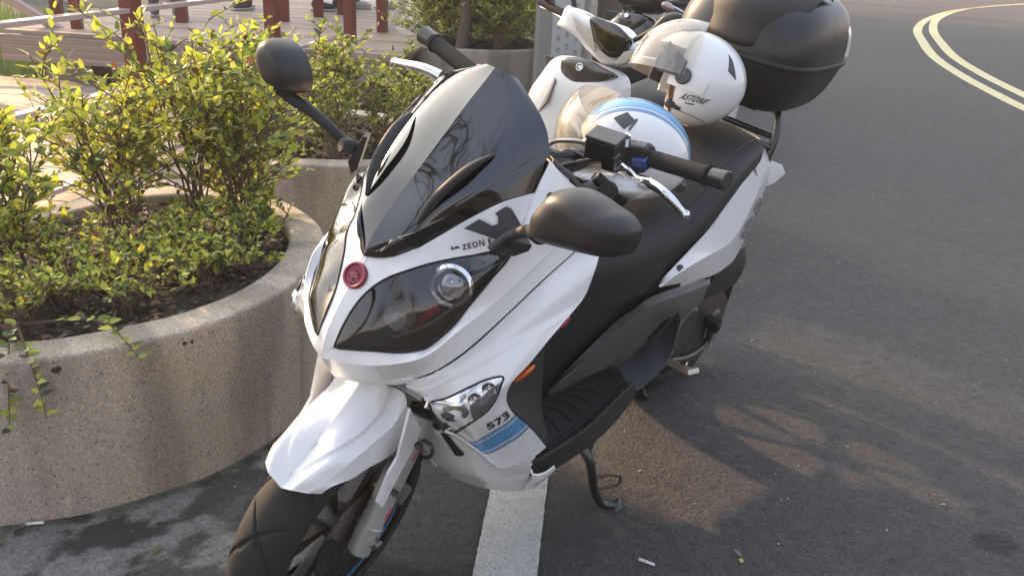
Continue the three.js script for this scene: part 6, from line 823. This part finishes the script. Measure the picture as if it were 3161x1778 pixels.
{
  const t = thing('motor_scooter', 'white city scooter with dark flyscreen parked right behind the maxi scooter', 'scooter', [.13, 0, -3.62]); orient(t, 8); scooterBody(t, M.white, M.white, M.seat);
  const Z = V(.05, .25, 1).normalize(), k = SC.s2, d = (a) => a.map((p) => V(p));
  part(t, 'leg_shield', dome([[-.222, .757, .02], [-.17, .86, .02], [-.135, .93, .02], [-.10, .942, .02], [.008, .955, .02], [.083, .951, .02], [.182, .936, .02], [.19, .90, .02], [.205, .78, .02], [.18, .62, .02], [.11, .46, .02], [.05, .40, .02], [-.05, .40, .02], [-.13, .46, .02], [-.2, .62, .02]].map((p) => V(p[0] * 1.04, p[1], p[2] - .03)), V(0, .18, 1).normalize(), .10, 10, .6, .03), M.white);
  const bd = part(t, 'dark_front_panel', dome(d(k.badge), V(.0, .3, 1).normalize(), .028, 8, .45, .03, 1), phys({ color: lin(.05, .047, .045), roughness: .25, clearcoat: 1, clearcoatRoughness: .05 })); part(bd, 'round_badge', rod([.032, .935, .07], [.032, .94, .084], .0165, .016, 24, .002), M.alu); part(bd, 'badge_mark', xf(new THREE.TorusGeometry(.009, .0018, 6, 20, 4.4), [.032, .941, .0855], [-.3, 0, .8]), M.ink);
  const hc = part(t, 'handlebar_cover', dome(d(k.cover), V(.05, .2, 1).normalize(), .05, 10, .42, .10, 2), M.white);
  part(hc, 'dark_flyscreen', dome(d(k.screen), V(.1, .3, 1).normalize(), .018, 6, .4, .03, 0), M.smoke);
  for (const n of ['indR', 'indL']) { const g = d(k[n]), i = part(hc, 'indicator', dome(g, V(.05, .2, 1).normalize(), .010, 5, .4, .03, 0), M.clear); part(i, 'reflector', plate(g.map((p) => p.clone().add(V(0, 0, -.002))), .004), phys({ color: lin(.7), roughness: .25, metalness: .5, bumpMap: rep(grainTex, 1), bumpScale: .0008 })); }
  const hd = d(k.head), h = part(t, 'headlight', dome(hd, V(0, .2, 1).normalize(), .02, 6, .4, .03), M.clear); const hcn = hd.reduce((s, p) => s.add(p), V(0, 0, 0)).divideScalar(hd.length); part(h, 'reflector', creased(xf(new THREE.IcosahedronGeometry(.085, 2), hcn.clone().add(V(0, 0, -.015)).toArray(), [0, 0, -.7], [1, .75, .25]), .1), M.chrome);
  const [g0, g1] = d(k.gripR); part(t, 'grip', rod(g0, g1, .0175, .0165, 20, .002), M.rubber); part(t, 'grip', rod([.2, 1.03, -.08], [.36, 1.05, -.14], .0175, .0165, 20, .002), M.rubber); part(t, 'brake_lever', tube(d(k.levR), .006, 20, 8), M.chrome); part(t, 'brake_lever', tube([[.19, 1.01, -.05], [.28, 1.02, -.06], [.35, 1.02, -.09]].map(V), .006, 20, 8), M.chrome);
  const mm = part(t, 'mirror', dome(d(k.mir), V(0, .1, 1).normalize(), .035, 8, .6, .01), M.satin); part(mm, 'stalk', tube(d(k.mstalk), .010, 16, 8), M.plastic);
  const m2 = part(t, 'mirror', dome(d(k.mir).map((p) => p.setX(-p.x)), V(0, .1, 1).normalize(), .035, 8, .6, .01), M.satin); part(m2, 'stalk', tube([[-.12, 1.1, -.05], [-.14, 1.15, -.05], [-.19, 1.17, -.05], [-.25, 1.15, -.05]].map(V), .010, 16, 8), M.plastic);
  part(t, 'side_insert', plate([[-.21, .74, .0], [-.12, .91, .03], [-.06, .86, .085], [-.07, .78, .10], [-.16, .66, .07]].map(V), .004), M.panelGrey);
  part(t, 'name_decal', textOn(fontB, 'Fighter', quad([.10, .80, .088], [.195, .868, .045], [.192, .89, .043], [.096, .822, .086]), { off: .006, slant: .2 }), M.greyInk);
}
function darkScooter(label, pos, m, seatM, sc) {
  const t = thing('motor_scooter', label, 'scooter', pos); orient(t, 8); scooterBody(t, m, m, seatM); const Z = V(0, .2, 1).normalize();
  part(t, 'leg_shield', dome([[-.2, .75, -.03], [-.12, .90, -.03], [-.06, .94, -.03], [.1, .95, -.03], [.18, .93, -.03], [.21, .8, -.03], [.17, .6, -.03], [.05, .42, -.03], [-.05, .42, -.03], [-.17, .6, -.03]].map(V), Z, .09, 8, .6, .03), m);
  const b = part(t, 'nose_panel', dome([[-.06, .93, .02], [.02, .955, .02], [.13, .95, .02], [.1, .87, .03], [.02, .83, .03], [-.05, .87, .03]].map(V), Z, .03, 6, .5, .02), m); part(b, 'round_badge', rod([.01, .93, .05], [.01, .938, .066], .017, .017, 20, .002), M.alu);
  part(b, 'vent', plate([[-.05, .905, .05], [.05, .91, .06], [.02, .88, .06], [-.03, .885, .055]].map(V), .008), M.ink);
  part(t, 'headlight_cover', dome([[-.2, 1.05, -.06], [-.15, 1.12, -.06], [0, 1.15, -.06], [.15, 1.12, -.06], [.22, 1.06, -.06], [.15, .98, -.06], [.05, .955, -.06], [-.05, .955, -.06], [-.14, .98, -.06]].map(V), Z, .09, 8, .5, .06), m);
  part(t, 'indicator', xf(new THREE.SphereGeometry(1, 18, 12), [.245, 1.04, .0], [.2, .5, -.4], [.045, .026, .025]), phys({ color: lin(.45, .32, .28), roughness: .08, clearcoat: 1, metalness: .6 })); part(t, 'indicator', xf(new THREE.SphereGeometry(1, 18, 12), [-.22, 1.04, .0], [.2, -.5, .4], [.045, .026, .025]), phys({ color: lin(.45, .32, .28), roughness: .08, clearcoat: 1, metalness: .6 }));
  part(t, 'grip', rod([.22, 1.05, -.09], [.38, 1.07, -.15], .017, .016, 16), M.rubber); part(t, 'grip', rod([-.22, 1.05, -.09], [-.38, 1.07, -.15], .017, .016, 16), M.rubber);
  part(t, 'brake_lever', tube([[.25, 1.045, -.04], [.32, 1.02, -.08], [.37, .99, -.15]].map(V), .006, 16, 8), M.chrome);
  part(t, 'red_trim', box(.012, .012, .2, [.165, .87, -.05], [.5, .3, 0]), M.pinkRed);
  for (const s of [1, -1]) { const mm = part(t, 'mirror', dome([[.2, 1.3, -.1], [.26, 1.34, -.1], [.33, 1.33, -.1], [.34, 1.28, -.1], [.26, 1.26, -.1]].map((p) => V(p[0] * s, p[1], p[2])), Z, .03, 6, .6, .01), M.satin); part(mm, 'stalk', tube([[.14 * s, 1.1, -.1], [.17 * s, 1.2, -.1], [.24 * s, 1.27, -.1]].map(V), .007, 14, 8), M.plastic); }
  return t;
}
const greySeat = phys({ color: lin(.16, .15, .145), roughness: .5 }), gloss = phys({ color: lin(.022, .02, .02), roughness: .25, clearcoat: 1, clearcoatRoughness: .06 }), gloss2 = phys({ color: lin(.05, .047, .05), roughness: .3, clearcoat: 1, clearcoatRoughness: .08 });
darkScooter('black scooter with round silver badge and grey seat behind the white city scooter', [.55, 0, -6.0], gloss, greySeat);
darkScooter('dark grey scooter farthest along the parking row', [1.25, 0, -8.1], gloss2, M.seat);
// ---------------------------------------------------------------- stone pillar with inscription
{
  const t = thing('stone_pillar', 'square stone pillar with pale plaque of carved Chinese characters', 'pillar', [.30, 0, -7.3], 4 * R);
  const stone = phys({ color: lin(.34, .32, .29), roughness: .85, bumpMap: rep(grainTex, 4), bumpScale: .003 });
  part(t, 'shaft', box(.4, 1.15, .3, [0, .575, -.15], [0, 0, 0], .01), stone); part(t, 'cap', box(.46, .10, .36, [0, 1.2, -.15], [0, 0, 0], .012), stone);
  const cv = document.createElement('canvas'); cv.width = 256; cv.height = 512; const x = cv.getContext('2d'); x.fillStyle = '#b9b9b4'; x.fillRect(0, 0, 256, 512);
  const r = rng(8); for (let i = 0; i < 4000; i++) { x.fillStyle = `rgba(${r() < .5 ? '90,90,88' : '215,214,208'},.12)`; x.fillRect(r() * 256, r() * 512, 1 + r() * 3, 1 + r() * 3); }
  x.strokeStyle = '#4a4a48'; x.lineWidth = 2.6; x.lineCap = 'round';
  const G = { // strokes on a 10 x 10 grid
    ren: ['5,1 4,5 1,9', '5,3 7,7 9,9'], jia: ['5,0 5,1', '1,2 9,2', '1,2 1,3', '9,2 9,3', '2,4 8,4', '5,4 3,6 1,7', '4,5 6,7 5,10', '5,6 2,9', '6,7 9,9', '8,5 6,6'], hu: ['4,0 5,1', '2,2 8,2 8,5 2,5', '2,2 2,6 1,10'], xin: ['1,2 5,2', '3,0 3,2', '1,5 5,5', '3,4 3,10', '3,6 1,8', '3,6 5,8', '8,1 6,2 6,6 5,10', '6,5 9,5', '8,5 8,10'], tai: ['5,0 2,3 8,3', '6,2 8,4', '2,5 8,5 8,9 2,9 2,5'], bi: ['1,1 5,1', '3,0 3,4', '1,3 5,4', '7,0 6,3', '6,2 9,2', '8,2 6,5', '7,3 9,5', '2,6 8,6 8,9', '2,6 2,9', '5,5 5,10'], di: ['1,3 4,3', '2,1 2,7', '0,8 4,7', '5,4 9,3 9,6', '7,1 7,7', '5,3 5,9 9,9 9,8'], tu: ['2,2 8,2', '5,0 5,9', '1,5 9,5', '2,9 8,9', '2,7 4,7'] };
  const put = (k, cx, cy, s) => { for (const l of G[k]) { x.beginPath(); l.split(' ').forEach((q, i) => { const [a, b] = q.split(',').map(Number); x[i ? 'lineTo' : 'moveTo'](cx + (a - 5) * s, cy + (b - 5) * s); }); x.stroke(); } };
  ['tu', 'ren', 'jia', 'hu', 'di', 'tu', 'bi'].forEach((k, i) => put(k, 206, 70 + i * 62, 3.6)); ['di', 'tu', 'xin', 'tai', 'bi', 'hu'].forEach((k, i) => put(k, 128, 100 + i * 62, 3.6)); ['jia', 'bi', 'xin', 'di', 'tu', 'xin'].forEach((k, i) => put(k, 52, 120 + i * 62, 3.6));
  const tx = new THREE.CanvasTexture(cv); tx.colorSpace = THREE.SRGBColorSpace;
  const pg = new THREE.PlaneGeometry(.23, .72); const pm = part(t, 'plaque', box(.24, .74, .012, [.03, .60, .005]), phys({ color: lin(.48, .48, .46), roughness: .6 })); part(pm, 'inscription', pg.translate(.03, .60, .0125), phys({ map: tx, roughness: .6 }));
}
// tree trunk and green trough behind the parked scooters, low wall of hedge
{
  const t = thing('roadside_tree', 'brown tree trunk standing beside the stone pillar', 'tree', [.72, 0, -8.3]), w = [], br = [], r = rng(300), L = new Leaves(); const c = limb(w, [V(0, -.1, 0), V(.02, .8, 0), V(-.03, 2, .05), V(.05, 3.6, 0), V(.0, 5, 0)], .12, .06, 12);
  for (let k = 0; k < 16; k++) { const o = c.getPointAt(.55 + .45 * k / 16), a = r() * 6.28, e = V(Math.cos(a) * 1.1, .6 + r() * .6, Math.sin(a) * 1.1); const cb = limb(br, [o, o.clone().addScaledVector(e, .5).add(V(0, .1, 0)), o.clone().add(e)], .03, .008, 5); for (let i = 0; i < 30; i++) L.add(cb.getPointAt(.3 + .7 * r()).add(V(r() - .5, r() - .5, r() - .5).multiplyScalar(.4)), V(r() - .5, r() - .5, r() - .5).normalize(), V(r() - .5, 1, r() - .5).normalize(), .1, .05, tint(r, .2)); }
  part(t, 'trunk', merge(w), trunkM); part(t, 'limbs', merge(br), trunkM); part(t, 'crown', L.geo(), leafM).userData.kind = 'stuff';
  const g = thing('green_trough', 'green plastic trough standing on dark legs behind the scooters', 'trough', [1.25, 0, -9.6], .1), gm = phys({ color: lin(.03, .16, .055), roughness: .45 });
  part(g, 'tub', lathe([[.001, .0], [.17, .02], [.23, .10], [.25, .22], [.262, .24], [.25, .245], [.235, .22], [.001, .1]], 36).scale(1.6, 1, .8).translate(0, .66, 0), gm); for (const [x, z] of [[-.25, -.1], [.25, -.1], [-.25, .1], [.25, .1]]) part(g, 'leg', rod([x, 0, z], [x * .9, .70, z], .014), M.blackMetal);
  shrub('roadside_shrub', 'brownish roadside shrub under the green trough', undefined, [1.1, 0, -9.9], { h: .5, spread: .35, stems: 10, seed: 310, leaf: .05, fresh: .1, thick: .006 });
}
// ---------------------------------------------------------------- passers-by (only their shoes and ankles come into the frame)
function person(label, pos, turn, trouser, shirt, shoe, stride, seed) {
  const t = thing('person', label, 'person', pos, turn, 'people walking past'), J = {}; const s = stride;
  // one continuous body: rings swept along each limb, merged
  const seg = (pts, rs, n = 14) => { const c = new THREE.CatmullRomCurve3(pts.map((p) => V(p)), false, 'centripetal'); return tube(pts.map((p) => V(p)), (u) => { const f = u * (rs.length - 1), i = Math.min(rs.length - 2, Math.floor(f)); return rs[i] + (rs[i + 1] - rs[i]) * (f - i); }, 20, n); };
  const legs = [[.1, s], [-.1, -s]].map(([x, k]) => seg([[x, .95, 0], [x, .72, .06 * Math.abs(k) + k * .1], [x, .48, k * .18 + .04], [x, .28, k * .28], [x, .09, k * .42 - .02]], [.10, .09, .068, .058, .046]));
  const torso = seg([[0, .86, 0], [0, .98, 0], [0, 1.15, .01], [0, 1.32, .01], [0, 1.44, .0], [0, 1.5, .01]], [.13, .165, .15, .175, .12, .055]).scale(1, 1, .72);
  const arms = [1, -1].map((q) => seg([[.17 * q, 1.40, 0], [.23 * q, 1.2, -.03 * q * s], [.25 * q, 1.05, .04], [.25 * q, .88, .10 - .1 * q * s]], [.055, .048, .04, .03]));
  const skinM = phys({ color: lin(.5, .32, .22), roughness: .6 });
  const body = part(t, 'body', [seg([[0, 1.44, .0], [0, 1.52, .01], [0, 1.56, .02]], [.05, .05, .055]), xf(new THREE.SphereGeometry(1, 20, 16), [0, 1.63, .02], [0, 0, 0], [.078, .112, .095]), xf(new THREE.ConeGeometry(.014, .04, 8), [0, 1.62, .115], [1.2, 0, 0]), xf(new THREE.SphereGeometry(.016, 8, 6), [.079, 1.625, .01]), xf(new THREE.SphereGeometry(.016, 8, 6), [-.079, 1.625, .01]), ...[1, -1].flatMap((q) => { const h = V(.25 * q, .86, .10 - .1 * q * s); return [xf(new THREE.SphereGeometry(1, 12, 8), [h.x, h.y - .03, h.z], [0, 0, 0], [.02, .045, .038]), ...[0, 1, 2, 3].map((i) => rod([h.x, h.y - .06, h.z - .024 + .016 * i], [h.x - .012 * q, h.y - .12 + .006 * Math.abs(i - 1.5), h.z - .02 + .016 * i], .008, .006, 6)), rod([h.x, h.y - .03, h.z + .032], [h.x - .015 * q, h.y - .075, h.z + .052], .0095, .007, 6)]; })], skinM);
  part(t, 'hair', xf(new THREE.SphereGeometry(1, 18, 12, 0, 6.283, 0, 1.75), [0, 1.655, .0], [-.35, 0, 0], [.084, .105, .10]), phys({ color: lin(.015), roughness: .6 }));
  part(t, 'trousers', legs, phys({ color: lin(...trouser), roughness: .9 })); part(t, 'shirt', [torso, ...arms], phys({ color: lin(...shirt), roughness: .9 }));
  for (const [x, k] of [[.1, s], [-.1, -s]]) { const z = k * .42; const sh = part(t, 'shoe', [xf(new THREE.SphereGeometry(1, 20, 12), [x, .055, z + .045], [.08, 0, 0], [.045, .04, .13]), xf(new THREE.SphereGeometry(1, 16, 10), [x, .075, z - .03], [0, 0, 0], [.042, .055, .06])], phys({ color: lin(...shoe), roughness: .7 })); part(sh, 'sole', box(.085, .022, .27, [x, .016, z + .035], [0, 0, 0], .01), phys({ color: lin(.4), roughness: .8 })); }
}
person('person in dark blue shoes walking between the red deck posts', [-2.17, .45, -10.45], 1.9, [.06, .06, .08], [.3, .3, .32], [.02, .025, .06], .3, 1);
person('person in pale sneakers walking behind the red deck posts', [-1.80, .45, -10.9], 1.5, [.1, .1, .12], [.4, .35, .3], [.5, .48, .46], .3, 2);
person('person in grey trousers standing at the far deck corner', [-3.45, .45, -9.0], .4, [.12, .12, .125], [.2, .25, .3], [.12, .1, .09], .12, 3);
person('person in brown shoes standing on the deck by the rail', [-3.02, .45, -10.15], -.6, [.09, .08, .07], [.35, .2, .2], [.09, .055, .04], .2, 4);
person('person crossing the far end of the road', [8.0, 0, -25.3], -1.2, [.05, .05, .06], [.2, .2, .22], [.02, .02, .02], .4, 5);
// ---------------------------------------------------------------- litter
{
  const bt = (x, z, a, l) => { const t = thing('cigarette_butt', l, 'butt', [x, .0045, z], a, 'cigarette butts'); part(t, 'filter', rod([-.018, .0035, 0], [.0, .0035, 0], .0036, .0036, 12, .0004), phys({ color: lin(.62, .58, .52), roughness: .9 })); part(t, 'paper', rod([0, .0035, 0], [.022, .0033, .001], .0035, .0032, 12, .0003), phys({ color: lin(.75), roughness: .9 })); };
  bt(.352, -1.78, -.45, 'white cigarette butt lying on the asphalt beyond the white line'); bt(-1.125, -1.808, .25, 'white cigarette butt at the foot of the kidney planter');
  const lf = (x, z, a, c, L, l) => { const q = new Leaves(); q.add(V(-L / 2, 0, 0), V(1, .12, 0).normalize(), V(0, 1, .2).normalize(), L, L * .45, c, .05); const m = single('fallen_leaf', q.geo(), leafM, l, 'leaf', 'fallen leaves'); m.position.set(x, .008, z); m.rotation.y = a; };
  lf(-.80, -1.735, .8, [.14, .2, .05], .034, 'greenish fallen leaf on the cement smear'); lf(-1.17, -1.73, .2, [.2, .19, .04], .04, 'yellow fallen leaf beside the cigarette butt'); lf(.583, -1.83, 1.9, [.3, .2, .12], .03, 'narrow tan fallen leaf above the yellow berry'); lf(-1.14, -1.775, 1.2, [.05, .05, .03], .04, 'dark fallen leaf under the cigarette butt');
  const b = single('berry', xf(new THREE.SphereGeometry(.006, 12, 8), [0, 0, 0], [0, 0, 0], [1, .85, 1]), phys({ color: lin(.55, .42, .12), roughness: .5 }), 'small yellow berry on the asphalt', 'berry'); b.position.set(.585, .0055, -1.805);
  const r = rng(400), gs = []; for (let k = 0; k < 520; k++) { const x = -.9 + 3.9 * r(), z = -1.35 - 4.6 * r() * r(), s = .0012 + .004 * r() * r(), w = .4 + .6 * r(); const g = new THREE.BoxGeometry(s * 2.2, s * .5, s); const c = r() < .6 ? [.45 * w, .43 * w, .38 * w] : [.22 * w, .17 * w, .11 * w]; g.setAttribute('color', new THREE.Float32BufferAttribute(Array.from({ length: 24 }, () => c).flat(), 3)); gs.push(xf(g, [x, s * .3 + .001, z], [0, r() * 6.28, (r() - .5) * .3])); }
  const d = part(scene, 'grit', merge(gs), phys({ vertexColors: true, roughness: .9 })); d.userData = { kind: 'stuff', label: 'pale grit and leaf crumbs scattered on the asphalt', category: 'grit' };
}
renderer.render(scene, camera);
